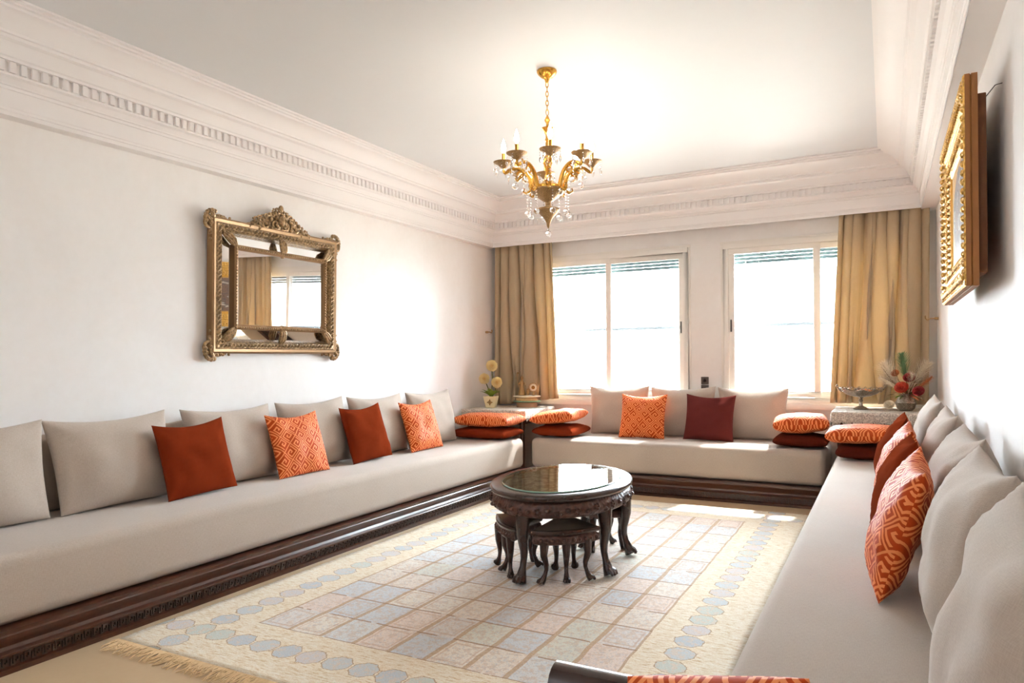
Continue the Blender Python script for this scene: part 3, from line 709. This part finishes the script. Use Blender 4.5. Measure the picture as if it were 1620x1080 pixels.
def pompom(c, r, stem0):
    st = MB().tube([stem0, ((c[0] + stem0[0]) / 2 + .01, (c[1] + stem0[1]) / 2, (c[2] + stem0[2]) / 2), c], .005, 6).build('stem', M['stem'], fp)
    h = MB().ball(c, r * .6, 12, 8).build('flower_head', M['pompomc'], st)
    pt = MB()
    for i in range(260):
        z = 1 - 2 * (i + .5) / 260; a = i * 2.399963; q = math.sqrt(1 - z * z); d = Vector((q * math.cos(a), q * math.sin(a), z)); s = d.orthogonal().normalized(); s2 = d.cross(s)
        C0 = Vector(c); rr = r * random.uniform(.9, 1.05); w = r * .10
        pt.add([C0 + d * r * .5, C0 + d * rr * .88 + s * w, C0 + d * rr, C0 + d * rr * .88 - s * w], [(0, 1, 2, 3)]); pt.add([C0 + d * r * .5, C0 + d * rr * .88 + s2 * w, C0 + d * rr * .98, C0 + d * rr * .88 - s2 * w], [(0, 1, 2, 3)])
    p = pt.build('petals', M['pompom'], st, smooth=False); p['kind'] = 'stuff'
pompom((.015, -.01, .455), .066, (0, 0, .11)); pompom((-.07, -.01, .315), .062, (-.01, 0, .11)); pompom((.07, -.02, .275), .064, (.01, 0, .11))
def leaf_blade(mb, base, d, L, w, curl=.3, n=5):
    base = Vector(base); d = Vector(d).normalized(); s = d.cross(Vector((0, 0, 1))); s = s.normalized() if s.length > 1e-3 else Vector((1, 0, 0)); rows = []
    for i in range(n + 1):
        k = i / n; c = base + d * L * k + Vector((0, 0, -curl * L * k * k)); ww = w * math.sin(PI * min(.97, .08 + k * .92)); nrm = s.cross(d)
        rows.append([c - s * ww + nrm * ww * .25, c, c + s * ww + nrm * ww * .25])
    mb.quadstrip(rows)
l0 = None
for k in range(11):
    a = k * .571 * 2 + .3; mb = MB(); leaf_blade(mb, (0, 0, 0), (math.cos(a), math.sin(a), random.uniform(.7, 1.5)), random.uniform(.13, .18), .034, .3)
    lo = mb.build('leaf', M['leaf'], fp); lo.location = (0, 0, .115)

# ------------------------------------------------------------------ clock ornament
ck = thing('mantel_clock', 'small gilt mantel clock with figurine on oval cream base by the curtain', 'clock', (-3.47, 6.93, .7465), .25)
MB().lathe([(.10, 0), (.10, .05), (.085, .06)], 32, sx=1.15, sy=.8).build('wood_base', M['tan'], ck)
MB().lathe([(.135, .06), (.142, .064), (.135, .07), (.12, .07)], 32, sx=1.1, sy=.75).build('green_rim', M['greenrim'], ck)
MB().lathe([(.115, .07), (.11, .075), (.11, .10), (.118, .107)], 32, sx=1.1, sy=.75).build('gilt_band', M['obrass'], ck)
MB().lathe([(.118, .107), (.135, .112), (.14, .12), (.135, .126), (.05, .128)], 32, sx=1.1, sy=.75).build('marble_top', M['marble'], ck)
fg = MB().lathe([(.045, .128), (.042, .15), (.03, .19), (.02, .225), (.022, .25), (.026, .27), (.016, .285), (.008, .29), (.008, .295), (.016, .305), (.019, .32), (.015, .335), (.001, .342)], 14, (-.055, 0, 0), 1, .8)
fg.tube([(-.055, 0, .275), (-.09, -.01, .25), (-.085, -.03, .215)], [.011, .009, .006], 8).tube([(-.055, 0, .275), (-.02, -.005, .255), (-.01, -.02, .225)], [.011, .009, .006], 8)
fg.tube([(-.085, -.03, .215), (-.10, -.01, .30), (-.102, 0, .36)], .004, 6).ball((-.10, 0, .37), .012, 8, 5)
fg.build('figurine', simple('dull_gilt', srgb(150, 116, 70), .4, .5), ck)
MB().lathe([(.018, .128), (.012, .14), (.02, .16), (.022, .175), (.012, .19), (.014, .20), (.001, .205)], 12, (.015, -.01, 0)).build('small_urn', M['obrass'], ck)
cb = MB()
def disc_y(mb, c, prof, n=28):
    mb.quadstrip([[(c[0] + r * math.cos(k * 2 * PI / n), c[1] + y, c[2] + r * math.sin(k * 2 * PI / n)) for k in range(n)] for r, y in prof], close=True)
disc_y(cb, (.075, 0, .215), [(.001, .02), (.044, .02), (.052, .01), (.052, -.015), (.046, -.022), (.040, -.018)])
cbo = cb.build('clock_case', M['obrass'], ck)
d_ = MB(); disc_y(d_, (.075, 0, .215), [(.041, -.017), (.001, -.0175)]); do = d_.build('dial', M['marble'], cbo)
d_ = MB(); disc_y(d_, (.075, 0, .215), [(.02, -.018), (.012, -.022), (.001, -.022)]); d_.build('dial_centre', M['potg'], cbo)
hm = MB()
for k in range(12):
    a = k * PI / 6; hm.box(.075 + .034 * math.cos(a) - .0022, .075 + .034 * math.cos(a) + .0022, -.0195, -.0175, .215 + .034 * math.sin(a) - .0022, .215 + .034 * math.sin(a) + .0022)
hm.build('hour_marks', M['dkmetal'], cbo, smooth=False)
MB().tube([(.075, 0, .128), (.075, 0, .165)], .016, 10).build('clock_foot', M['obrass'], ck)
tw = MB()
for k in range(7):
    a = k * .9; tw.tube([(.12, 0, .128), (.12 + .02 * math.cos(a), .01 * math.sin(a), .22), (.11 + .04 * math.cos(a), .03 * math.sin(a), .30 + .02 * (k % 3))], [.003, .002, .001], 5)
tw.build('wire_spray', M['obrass'], ck)

# ------------------------------------------------------------------ silver bowl
bw = thing('silver_bowl', 'ornate tarnished silver pedestal bowl with scrolled rim on lace table', 'bowl', (-.20, 6.86, .8065), .1); bw.scale = (.8, .9, 1)
MB().lathe([(.075, 0), (.078, .008), (.05, .02), (.022, .03), (.016, .06), (.026, .075), (.016, .09), (.03, .105)], 24).build('pedestal', M['silver'], bw)
rows = []
for r, z in [(.03, .105), (.09, .115), (.15, .14), (.185, .165), (.18, .168), (.14, .146), (.08, .125), (.01, .118)]:
    rows.append([(r * 1.1 * (1 + (.04 * math.cos(8 * a) if r > .12 else 0)) * math.cos(a), r * .85 * (1 + (.04 * math.cos(8 * a) if r > .12 else 0)) * math.sin(a), z + (.008 * math.cos(8 * a) if r > .12 else 0)) for a in [k * 2 * PI / 64 for k in range(64)]])
bo = MB().quadstrip(rows, close=True).build('bowl', M['silver'], bw, angle=80)
sr = MB()
for k in range(20):
    a = k * 2 * PI / 20; c = Vector((.205 * math.cos(a), .157 * math.sin(a), .172)); td = Vector((-math.sin(a), math.cos(a) * .7, 0)).normalized(); pts = []
    for q in range(9):
        b = q / 8 * 4.6; rr = .021 * (1 - q / 11); pts.append(c + td * rr * math.cos(b) + Vector((0, 0, 1)) * rr * math.sin(b))
    sr.tube(pts, [.0055 * (1 - q / 14) for q in range(9)], 6)
so = sr.build('scrolled_rim', M['silver'], bo); so['kind'] = 'stuff'
for sx in (-1, 1):
    MB().tube([(sx * .19, 0, .15), (sx * .23, 0, .185), (sx * .245, 0, .20), (sx * .235, 0, .215), (sx * .22, 0, .20)], [.01, .009, .007, .006, .004], 8).build('handle', M['silver'], bo)
sh = tag(MB().ball((0, 0, 0), .05, 12, 8, 1.3, .8, .45).build('seashell', M['orangel']), 'pale orange seashell lying in the silver bowl', 'shell'); sh.location = (-.17, 6.84, .8065 + .155)

# ------------------------------------------------------------------ dried flower arrangement
fa = thing('dried_flowers', 'dried bouquet of red roses, cream pampas and green plume by the curtain', 'flowers', (.14, 6.80, .8065)); fa.scale = (.94, .94, .94)
MB().lathe([(.05, 0), (.07, .02), (.085, .07), (.06, .12), (.045, .14), (.05, .15)], 20).build('vase', M['silver'], fa)
def plume(base, tip, w, mat, n=150, name='plume'):
    base, tip = Vector(base), Vector(tip); mb = MB(); mb.tube([base, (base + tip) / 2 + Vector((0, 0, .02)), tip], .003, 5); d = (tip - base)
    for i in range(n):
        k = .35 + .65 * i / n; c = base + d * k; a = i * 2.4; o = d.orthogonal().normalized(); o.rotate(Matrix.Rotation(a, 3, d.normalized())); L = w * (math.sin(PI * (k - .33) / .72) * .8 + .25) * random.uniform(.7, 1.2)
        e = c + o * L + d.normalized() * L * .9; s = d.normalized().cross(o) * .004
        mb.add([c - s, c + s, e], [(0, 1, 2)])
    mb.build(name, mat, fa, smooth=False)
plume((0, 0, .14), (-.17, -.02, .42), .095, M['pampas'], 260); plume((.02, 0, .14), (-.03, -.03, .50), .085, M['gplume'], 320, 'green_plume'); plume((.03, 0, .14), (.17, 0, .42), .095, M['pampas'], 260)
plume((0, -.02, .14), (-.2, -.03, .30), .05, M['pampas']); plume((.02, -.02, .14), (.05, -.08, .32), .06, M['pampas']); plume((.02, -.02, .12), (.20, -.03, .30), .05, M['orangel'], 90, 'orange_spray')
def rose(c, r, mat, name='rose'):
    mb = MB(); C0 = Vector(c); up_ = Vector((-.2, -.8, .55)).normalized(); s = up_.orthogonal().normalized(); s2 = up_.cross(s)
    for L in range(4):
        rr = r * (1 - L * .22)
        for k in range(6 - L):
            a = k * 2 * PI / (6 - L) + L * .5; rows = []
            for i in range(4):
                q = i / 3; row = []
                for j in range(5):
                    b = a + (j - 2) * .32; rad = rr * (math.sin(q * 1.5) * .9 + .1) ; hgt = (q - .3) * r * .9 * (1 - .25 * (3 - L) * q * .5)
                    row.append(C0 + (s * math.cos(b) + s2 * math.sin(b)) * rad + up_ * (hgt + L * r * .08))
                rows.append(row)
            mb.quadstrip(rows)
    mb.build(name, mat, fa, solid=.001)
rose((.03, -.05, .29), .05, M['dred'], 'crimson_flower'); rose((-.03, -.07, .20), .058, M['red']); rose((.10, -.06, .17), .05, M['dred'], 'crimson_flower'); rose((-.08, -.03, .33), .035, M['orangel'], 'small_flower'); rose((-.13, -.12, .05), .045, M['wrose'], 'ivory_rose')
for k in range(16):
    a = random.uniform(0, 2 * PI); mb = MB(); leaf_blade(mb, (0, 0, .13), (math.cos(a), math.sin(a) - .4, random.uniform(-.1, .9)), random.uniform(.1, .2), random.uniform(.012, .026), .3)
    mb.build('leaf', random.choice([M['leaf'], M['dry'], M['orangel'], M['stem']]), fa)
tw = MB()
for k in range(26):
    a = random.uniform(0, 2 * PI); q = random.uniform(.1, .24); tw.tube([(0, 0, .13), (q * .5 * math.cos(a), q * .4 * math.sin(a) - .02, .25), (q * math.cos(a), q * .6 * math.sin(a) - .03, random.uniform(.2, .42))], [.003, .002, .001], 4)
tw.build('twigs', M['dry'], fa)['kind'] = 'stuff'

# ------------------------------------------------------------------ curtains
def curtain(label, xt0, xt1, xb0, xb1, zb0, zb1, nf, seed, yc):
    rnd = random.Random(seed); t = thing('curtain', label, 'curtain', (0, 0, 0), group='tan curtains at the windows'); N, Mz = 220, 44; rows = []
    ph = [rnd.uniform(-.5, .5) for _ in range(nf + 2)]; am = [rnd.uniform(.6, 1.15) for _ in range(nf + 2)]
    wd = [rnd.uniform(.6, 1.5) for _ in range(nf)]; tot = sum(wd); ed = [0]
    for w_ in wd: ed.append(ed[-1] + w_ / tot)
    for j in range(Mz + 1):
        k = j / Mz; row = []
        for i in range(N + 1):
            f = i / N * nf; q = min(int(f), nf - 1); w = f - q
            u0 = ed[q] + (ed[q + 1] - ed[q]) * w
            sway = (.05 * math.sin(k * 3.1 + q * 1.9 + seed) + .04 * math.sin(k * 5 + q * 2.7)) * k * math.sin(PI * min(1, max(0, u0)))
            uu = u0 + sway + .035 * math.sin(w * 2 * PI + ph[q]) * am[q]
            x = (xt0 + (xt1 - xt0) * uu) * (1 - k) + (xb0 + (xb1 - xb0) * uu) * k
            a = am[q] * (1 - w) + am[q + 1] * w; p_ = ph[q] * (1 - w) + ph[q + 1] * w
            c_ = math.cos(f * 2 * PI + p_ * (1 + 1.4 * k)); c_ = math.copysign(abs(c_) ** .7, c_)
            y = yc - .052 * a * c_ * (.7 + .35 * k) + .010 * math.sin(f * 9.7 + k * 4 + seed) * k
            zt = 2.73; zb = zb0 + (zb1 - zb0) * i / N
            row.append((x, max(7.088, min(7.212, y)), zt + (zb - zt) * k))
        rows.append(row)
    MB().quadstrip(rows).build('drape', M['curtain'], t, angle=180, solid=.002)
    MB().tube([(min(xt0, xb0), 7.14, 2.735), (max(xt1, xb1), 7.14, 2.735)], .011, 10).build('curtain_rail', M['white'], t)
    r0 = None
    for k in range(nf):
        x = xt0 + (xt1 - xt0) * (k + .5) / nf
        if r0 is None: ro = r0 = MB().box(-.004, .004, -.016, .016, -.03, .016).build('glider', M['white'], t, smooth=False)
        else: ro = r0.copy(); COL.objects.link(ro); ro.parent = t
        ro.location = (x, 7.14, 2.735)
    return t
curtain('long tan pleated curtain hanging behind the gilt clock and pompom flowers', -3.95, -3.24, -3.97, -3.17, .75, .84, 7, 3, 7.15)
curtain('long tan pleated curtain hanging behind the silver bowl and dried flowers', -.36, .345, -.46, .32, .84, .84, 8, 11, 7.15)
def hook(label, loc, sgn):
    o = MB().tube([(0, 0, 0), (sgn * .03, 0, 0)], .012, 10).tube([(sgn * .03, 0, 0), (sgn * .06, -.01, 0), (sgn * .085, -.02, -.012), (sgn * .10, -.03, .004), (sgn * .10, -.04, .022)], [.006, .005, .005, .005, .006], 8).build('tieback_hook', M['obrass'])
    o.location = loc; return tag(o, label, 'hook', 'brass curtain tieback hooks')
hook('small brass curtain tieback hook on the wall beside mirror-side curtain', (XL, 7.02, 1.58), 1); hook('small brass curtain tieback hook on the wall beside painting-side curtain', (XR, 7.02, 1.58), -1)
for z, lab in ((1.035, 'upper dark bronze socket plate on the pier between the windows'), (.955, 'lower dark bronze socket plate half hidden behind the cushions between windows')):
    s = thing('wall_socket', lab, 'socket', (-1.62, YB, z), group='bronze wall sockets')
    MB().box(-.038, .038, -.010, 0, -.038, .038).build('plate', M['socket'], s, bevel=.004); d_ = MB(); disc_y(d_, (0, -.010, 0), [(.02, 0), (.019, -.002), (.016, .0), (.001, .0)]); d_.build('socket_face', M['socket'], s)

# ------------------------------------------------------------------ mirror
mr = thing('wall_mirror', 'ornate antique gilt wall mirror with carved crest above the long sofa', 'mirror', (XL, 3.865, 1.33))
mr.rotation_euler = (0, .024, 0); my0, my1, mz1 = -.605, .605, .915
PR = [(0, 0), (0, .05), (.012, .06), (.03, .055), (.04, .062), (.07, .06), (.082, .048), (.09, .03), (.09, .012)]
MB().rect_ring(PR[:4], my0, my1, 0, mz1, 0, 1).build('outer_edge', M['bronzeg'], mr, angle=30)
of = MB().rect_ring(PR[3:], my0, my1, 0, mz1, 0, 1).build('outer_frame', M['bronze'], mr, angle=30)
rope = MB()
for side in range(4):   # twisted leaf carving along the outer frame
    L = (my1 - my0 - .12) if side % 2 == 0 else mz1 - .12; n = int(L / .032)
    for k in range(n):
        s = .06 + (k + .5) * L / n; y, z = {0: (my0 + s, .055), 1: (my1 - .055, s), 2: (my0 + s, mz1 - .055), 3: (my0 + .055, s)}[side]
        if side % 2 == 0: rope.tube([(.062, y - .016, z - .012), (.068, y, z), (.062, y + .016, z + .012)], [.004, .009, .004], 6)
        else: rope.tube([(.062, y - .012, z - .016), (.068, y, z), (.062, y + .012, z + .016)], [.004, .009, .004], 6)
rope.build('leaf_carving', M['bronze'], of)['kind'] = 'stuff'
iy0, iy1, iz0, iz1 = my0 + .155, my1 - .155, .165, mz1 - .17
IP = [(0, .012), (0, .085), (.01, .095), (.022, .093), (.034, .082), (.036, .066)]
inf = MB().rect_ring(IP, iy0, iy1, iz0, iz1, 0, 1).build('inner_frame', M['bronzeg'], mr, angle=30)
rope = MB()
for side in range(4):
    L = (iy1 - iy0) if side % 2 == 0 else iz1 - iz0; n = int(L / .02)
    for k in range(n):
        s = (k + .5) * L / n; y, z = {0: (iy0 + s, iz0 + .015), 1: (iy1 - .015, iz0 + s), 2: (iy0 + s, iz1 - .015), 3: (iy0 + .015, iz0 + s)}[side]; rope.ball((.094, y, z), .0075, 6, 4)
rope.build('bead_carving', M['bronze'], inf)['kind'] = 'stuff'
# glass: centre and four sloped border strips
e = .034; MB().add([(.07, iy0 + e, iz0 + e), (.07, iy1 - e, iz0 + e), (.07, iy1 - e, iz1 - e), (.07, iy0 + e, iz1 - e)], [(0, 1, 2, 3)]).build('mirror_glass', M['mirror'], mr, smooth=False)
oy0, oy1, oz0, oz1 = my0 + .085, my1 - .085, .085, mz1 - .085
for a, b, c, d in (((oy0, oz0), (oy1, oz0), (iy1, iz0), (iy0, iz0)), ((oy1, oz0), (oy1, oz1), (iy1, iz1), (iy1, iz0)), ((oy1, oz1), (oy0, oz1), (iy0, iz1), (iy1, iz1)), ((oy0, oz1), (oy0, oz0), (iy0, iz0), (iy0, iz1))):
    MB().add([(.014, *a), (.014, *b), (.036, *c), (.036, *d)], [(0, 1, 2, 3)]).build('border_glass', M['mirror'], mr, smooth=False)
def scroll(mb, c, r, a0, turns, sgn, w, x=.06):
    pts = []; rad = []; n = 16
    for i in range(n + 1):
        k = i / n; a = a0 + sgn * turns * 2 * PI * k; rr = r * (1 - .82 * k); pts.append((x + .012 * k, c[0] + rr * math.cos(a), c[1] + rr * math.sin(a))); rad.append(w * (1 - .45 * k))
    mb.tube(pts, rad, 7); mb.ball((x + .014, pts[-1][1], pts[-1][2]), w * 1.1, 7, 5)
def clasp(y, z, ang, L=.10):
    mb = MB(); d = Vector((0, math.cos(ang), math.sin(ang))); n_ = Vector((1, 0, 0)); s = d.cross(n_); c = Vector((.062, y, z))
    for q in (-1, 0, 1):
        mb.tube([c - d * L * .5 + s * q * .012 + n_ * -.008, c - d * L * .2 + s * q * .022 + n_ * .014, c + d * L * .15 + s * q * .02 + n_ * .022, c + d * L * .5 + s * q * .008 + n_ * .018], [.006, .013, .013, .007], 7)
    for q in (-1, 1): mb.ball(c + d * L * .5 * q + n_ * (.012 if q > 0 else -.006), .014, 7, 5)
    mb.build('clasp', M['bronze'], mr)
for (y, z, a) in ((my0 + .13, .13, PI * .25), (my1 - .13, .13, PI * .75), (my0 + .13, mz1 - .135, -PI * .25), (my1 - .13, mz1 - .135, PI * 1.25), (0, .13, PI / 2), (0, mz1 - .135, -PI / 2)): clasp(y, z, a, .13)
for (sy, sz) in ((-1, 0), (1, 0), (-1, 1), (1, 1)):   # carved corner pieces
    y = my0 if sy < 0 else my1; z = 0 if sz == 0 else mz1; qz = 1 if sz else -1; mb = MB()
    scroll(mb, (y + sy * .005, z - qz * .05), .05, PI / 2 * qz, .9, sy * qz * -1, .014, .03); scroll(mb, (y - sy * .07, z + qz * .0), .045, 0 if sy < 0 else PI, .9, sy * qz, .014, .03)
    scroll(mb, (y - sy * .0, z + qz * .01), .035, PI, .8, 1, .014, .04)
    for k in range(7):
        a = (k / 6 - .5) * 2.2 + math.atan2(qz, sy); c = Vector((.035, y + sy * -.015 + .055 * math.cos(a), z + qz * -.015 + .055 * math.sin(a))); mb.ball(c, .017, 7, 5)
    for q in (.05, .1, .15): mb.ball((.04, y - sy * q, z + qz * .008), .016 - q * .04, 7, 5); mb.ball((.04, y + sy * .006, z - qz * q), .016 - q * .04, 7, 5)
    mb.tube([(.035, y - sy * .12, z), (.04, y, z), (.035, y, z - qz * .12)], .014, 7)
    mb.build('corner_carving', M['bronze'], mr)
cr = MB()
for s in (-1, 1):
    for (y, z, r, a0, tn, w) in ((.05, .05, .05, PI, 1.1, .014), (.10, .10, .045, -PI / 2, 1.0, .013), (.15, .03, .05, PI / 2, 1.1, .014), (.21, .02, .04, PI, 1.0, .012), (.035, .12, .04, 0, 1.0, .012), (.06, .165, .03, PI, 1.0, .011), (.02, .19, .026, PI / 2, .9, .01), (.26, -.005, .03, PI / 2, .9, .011), (.12, .055, .03, 0, .8, .011), (.18, .075, .03, PI, .9, .011), (.29, -.02, .022, 0, .8, .01), (.03, .02, .03, PI / 2, .9, .012), (.20, -.02, .03, 0, .9, .012), (.10, .00, .035, PI, .9, .012)):
        scroll(cr, (s * y, mz1 + z * .68), r * .85, a0 if s > 0 else PI - a0, tn, s, w, .04)
    for k in range(11):
        q = k / 10; scroll(cr, (s * (.30 - .28 * q), mz1 - .015 + .155 * q ** .8), .020, PI * .3 * k, .8, s, .008, .035)
cr.ball((.05, 0, mz1 + .15), .026, 9, 6, .7, .8, 1.2); cr.ball((.06, 0, mz1 + .06), .035, 9, 6, .6, .8, 1.3)
cr.add([(.025, -.29, mz1 - .03), (.025, .29, mz1 - .03), (.025, .17, mz1 + .055), (.025, .04, mz1 + .135), (.025, -.04, mz1 + .135), (.025, -.17, mz1 + .055)], [(0, 1, 2, 3, 4, 5)])
cr.build('crest_carving', M['bronze'], mr)

# ------------------------------------------------------------------ painting
PX = XR - .27
pa = thing('framed_painting', 'painting in wide carved gilt frame leaning out from the wall', 'painting', (XR, 3.78, 1.53))
py0, py1, pz1 = -.60, .60, .80; xf = -(XR - .27)
def ring(prof): return MB().rect_ring(prof, py0, py1, 0, pz1, xf, -1)
side = MB().rect_ring([(0, -.042), (0, -.022), (.004, -.02), (.0, -.016), (.0, 0)], py0, py1, 0, pz1, xf, -1).build('frame_side', M['giltside'], pa, smooth=False)
fr1 = ring([(0, 0), (.006, .006), (.05, .002), (.078, -.008), (.085, -.014)]).build('outer_moulding', M['gilt'], pa, angle=25)
fr2 = ring([(.085, -.014), (.09, -.008), (.1, -.008), (.105, -.014), (.11, -.012), (.15, -.02), (.165, -.028)]).build('inner_moulding', M['gilt'], pa, angle=25)
ring([(.165, -.028), (.17, -.024), (.18, -.03), (.182, -.038)]).build('slip', M['giltp'], pa, angle=25)
for (par, off, step, r, h) in ((fr1, .036, .034, .0135, .005), (fr2, .13, .03, .010, -.012)):
    orn = MB()
    for sd in range(4):
        a0, a1 = (py0 + off, py1 - off) if sd % 2 == 0 else (off, pz1 - off); n = int((a1 - a0) / step)
        for k in range(n):
            s = a0 + (k + .5) * (a1 - a0) / n; y, z = {0: (s, off), 1: (py1 - off, s), 2: (s, pz1 - off), 3: (py0 + off, s)}[sd]
            orn.ball((xf - h, y, z), r, 7, 5, .8, 1, 1)
            for q in (-1, 1):
                yy, zz = (y, z + q * r * 1.5) if sd % 2 == 0 else (y + q * r * 1.5, z); orn.ball((xf - h + .002, yy, zz), r * .6, 6, 4)
    orn.build('leaf_carving', M['gilt'], par)['kind'] = 'stuff'
e = .18; MB().box(xf + .032, xf + .037, py0 + e, py1 - e, e, pz1 - e).build('canvas', M['canvas'], pa, smooth=False)
MB().box(xf + .042, xf + .072, py0 + .03, py1 - .03, .05, pz1 - .07).build('backing_box', M['brown'], pa, bevel=.004)
MB().box(xf + .072, 0, -.05, .05, .42, .47).build('wall_bracket', M['brown'], pa, smooth=False)
MB().tube([(xf + .065, py0 + .06, pz1 - .09), (xf + .10, py0 + .03, pz1 - .05), (0, py0 + .05, pz1 - .04)], .0018, 6).build('hanging_wire', M['dkmetal'], pa)

# ------------------------------------------------------------------ chandelier
CH = (-1.811, 3.932)
ch = thing('chandelier', 'brass chandelier with eight candle arms and crystal drops hanging from the ceiling', 'chandelier', (CH[0], CH[1], ZC))
MB().lathe([(.06, 0), (.062, -.008), (.056, -.02), (.038, -.038), (.016, -.05), (.008, -.075)], 28).build('canopy', M['brass'], ch)
for k in range(7):
    z = -.085 - k * .028; L = MB(); pts = [(.008 * math.cos(a), 0, z + .018 * math.sin(a)) for a in [q * 2 * PI / 12 for q in range(13)]]; L.tube(pts, .0026, 6); o = L.build('chain_link', M['brass'], ch); o.rotation_euler = (0, 0, (k % 2) * PI / 2 + .5)
MB().lathe([(.006, -.275), (.018, -.30), (.008, -.32), (.008, -.335), (.03, -.345), (.042, -.352), (.02, -.37), (.012, -.39), (.012, -.41), (.02, -.43)], 20).build('crown', M['brass'], ch)
MB().lathe([(.012, -.42), (.014, -.50), (.022, -.53), (.03, -.56), (.018, -.59), (.014, -.62), (.02, -.66), (.05, -.69), (.085, -.70), (.098, -.712), (.1, -.722)], 24).build('column', M['brass'], ch)
MB().lathe([(.1, -.722), (.105, -.73), (.095, -.745), (.07, -.765), (.035, -.79), (.018, -.80), (.016, -.82), (.03, -.828)], 32).build('main_bowl', M['obrass'], ch)
MB().lathe([(.03, -.828), (.066, -.838), (.068, -.848), (.05, -.872), (.025, -.90), (.012, -.925), (.009, -.945), (.004, -.955)], 28).build('lower_bowl', M['obrass'], ch)
crys0 = MB().ball((0, 0, 0), .019, 10, 7, 1, 1, 1).build('crystal_ball', M['crystal'], ch); crys0.location = (.0, 0, -.99)
MB().tube([(0, 0, -.955), (0, 0, -.972)], .0015, 5).build('pin', M['brass'], ch)
bead = MB().ball((0, 0, 0), .007, 7, 5).build('crystal_bead', M['crystal'], ch); bead.location = (0, 0, -.966)
def arm(k, ang):
    mb = MB(); pts = []; n = 18; R_ = .268
    ctl = [(.095, -.72), (.108, -.67), (.132, -.625), (.172, -.596), (.218, -.595), (.256, -.618), (R_, -.606), (R_, -.591)]
    for i in range(len(ctl) - 1):
        for q in range(4):
            t_ = q / 4; p0, p1, p2, p3 = ctl[max(i - 1, 0)], ctl[i], ctl[i + 1], ctl[min(i + 2, len(ctl) - 1)]
            f = lambda a, b, c, d: .5 * (2 * b + (c - a) * t_ + (2 * a - 5 * b + 4 * c - d) * t_ ** 2 + (3 * b - a - 3 * c + d) * t_ ** 3)
            pts.append((f(p0[0], p1[0], p2[0], p3[0]), 0, f(p0[1], p1[1], p2[1], p3[1])))
    pts.append((R_, 0, -.591)); mb.tube(pts, [.014 - .006 * i / len(pts) for i in range(len(pts))], 8)
    cpts = [(.165 + .026 * math.cos(a) * (1 - a / 9), 0, -.632 + .026 * math.sin(a) * (1 - a / 9)) for a in [q * .5 for q in range(12)]]; mb.tube(cpts, .006, 6)
    mb.tube([(.10, 0, -.725), (.13, 0, -.745), (.15, 0, -.735), (.145, 0, -.715)], [.009, .008, .006, .004], 6)
    a = mb.build('arm', M['brass'], ch); a.rotation_euler = (0, 0, ang)
    def sub(mb, name, mat): o = mb.build(name, mat, a); return o
    Z = -.046
    sub(MB().lathe([(.008, -.548), (.022, -.538), (.038, -.522), (.060, -.512), (.063, -.506), (.057, -.506), (.02, -.515), (.001, -.516)], 20, (R_, 0, Z)), 'drip_pan', M['obrass'])
    sub(MB().lathe([(.011, -.516), (.011, -.455), (.008, -.452)], 12, (R_, 0, Z)), 'candle_tube', M['brass'])
    sub(MB().lathe([(.006, -.452), (.013, -.435), (.015, -.42), (.010, -.395), (.003, -.372), (.0005, -.366)], 12, (R_, 0, Z)), 'bulb', M['bulb'])
    for b in range(6):
        q = b * PI / 3 + .3; x, y = R_ + .058 * math.cos(q), .058 * math.sin(q)
        sub(MB().ball((x, y, Z - .525), .005, 6, 4).ball((x, y, Z - .540), .005, 6, 4).lathe([(.0005, -.548), (.006, -.556), (.008, -.568), (.0005, -.590)], 6, (x, y, Z)), 'crystal_drop', M['crystal'])
    x = .20; g = MB()
    for q in range(4): g.ball((x, 0, -.612 - q * .018), .005, 6, 4)
    sub(g, 'bead_string', M['crystal']); sub(MB().ball((x, 0, -.700), .020, 10, 7), 'crystal_ball', M['crystal'])
    x = .125; g = MB()
    for q in range(6): g.ball((x, .02, -.752 - q * .018), .005, 6, 4)
    sub(g, 'bead_string', M['crystal']); sub(MB().ball((x, .02, -.872), .019, 10, 7), 'crystal_ball', M['crystal'])
    return a
for k in range(8): arm(k, -PI / 2 + YAW + k * PI / 4)
for k in range(8):
    a = k * PI / 4 + PI / 8; o = MB().ball((0, 0, 0), .017, 8, 6, .7, .7, 1.2).build('crystal_ball', M['crystal'], ch); o.location = (.108 * math.cos(a), .108 * math.sin(a), -.752 if k % 2 else -.70)

# ------------------------------------------------------------------ armchair in the foreground (only its rolled top rail shows)
ac = thing('armchair', 'dark polished wood armchair in the foreground, only its rolled rail in view', 'chair', (-.45, .95, 0))
ACX = 0
MB().tube([(-.20, .465, .565), (-.195, .465, .565), (.41, .465, .565)], [.01, .045, .045], 18).build('rolled_rail', M['twood'], ac)
MB().box(-.17, .39, .44, .48, .15, .54).build('back_panel', M['twood'], ac, bevel=.005)
MB().box(-.17, .39, -.15, .44, .30, .38).build('seat', M['linen'], ac, bevel=.02)
for x in (-.12, .34):
    for y in (-.12, .455): MB().lathe([(.02, 0), (.026, .04), (.02, .15), (.03, .30)], 10, (x, y, 0)).build('leg', M['twood'], ac)

cushion('throw_cushion', 'pale orange patterned cushion cut by the bottom frame edge, beside dark rolled chair rail', 'rust and orange throw cushions', .32, .30, .19, M['key'], -.225, 1.24, 180, -8, 10, z=.381, k=-.07)
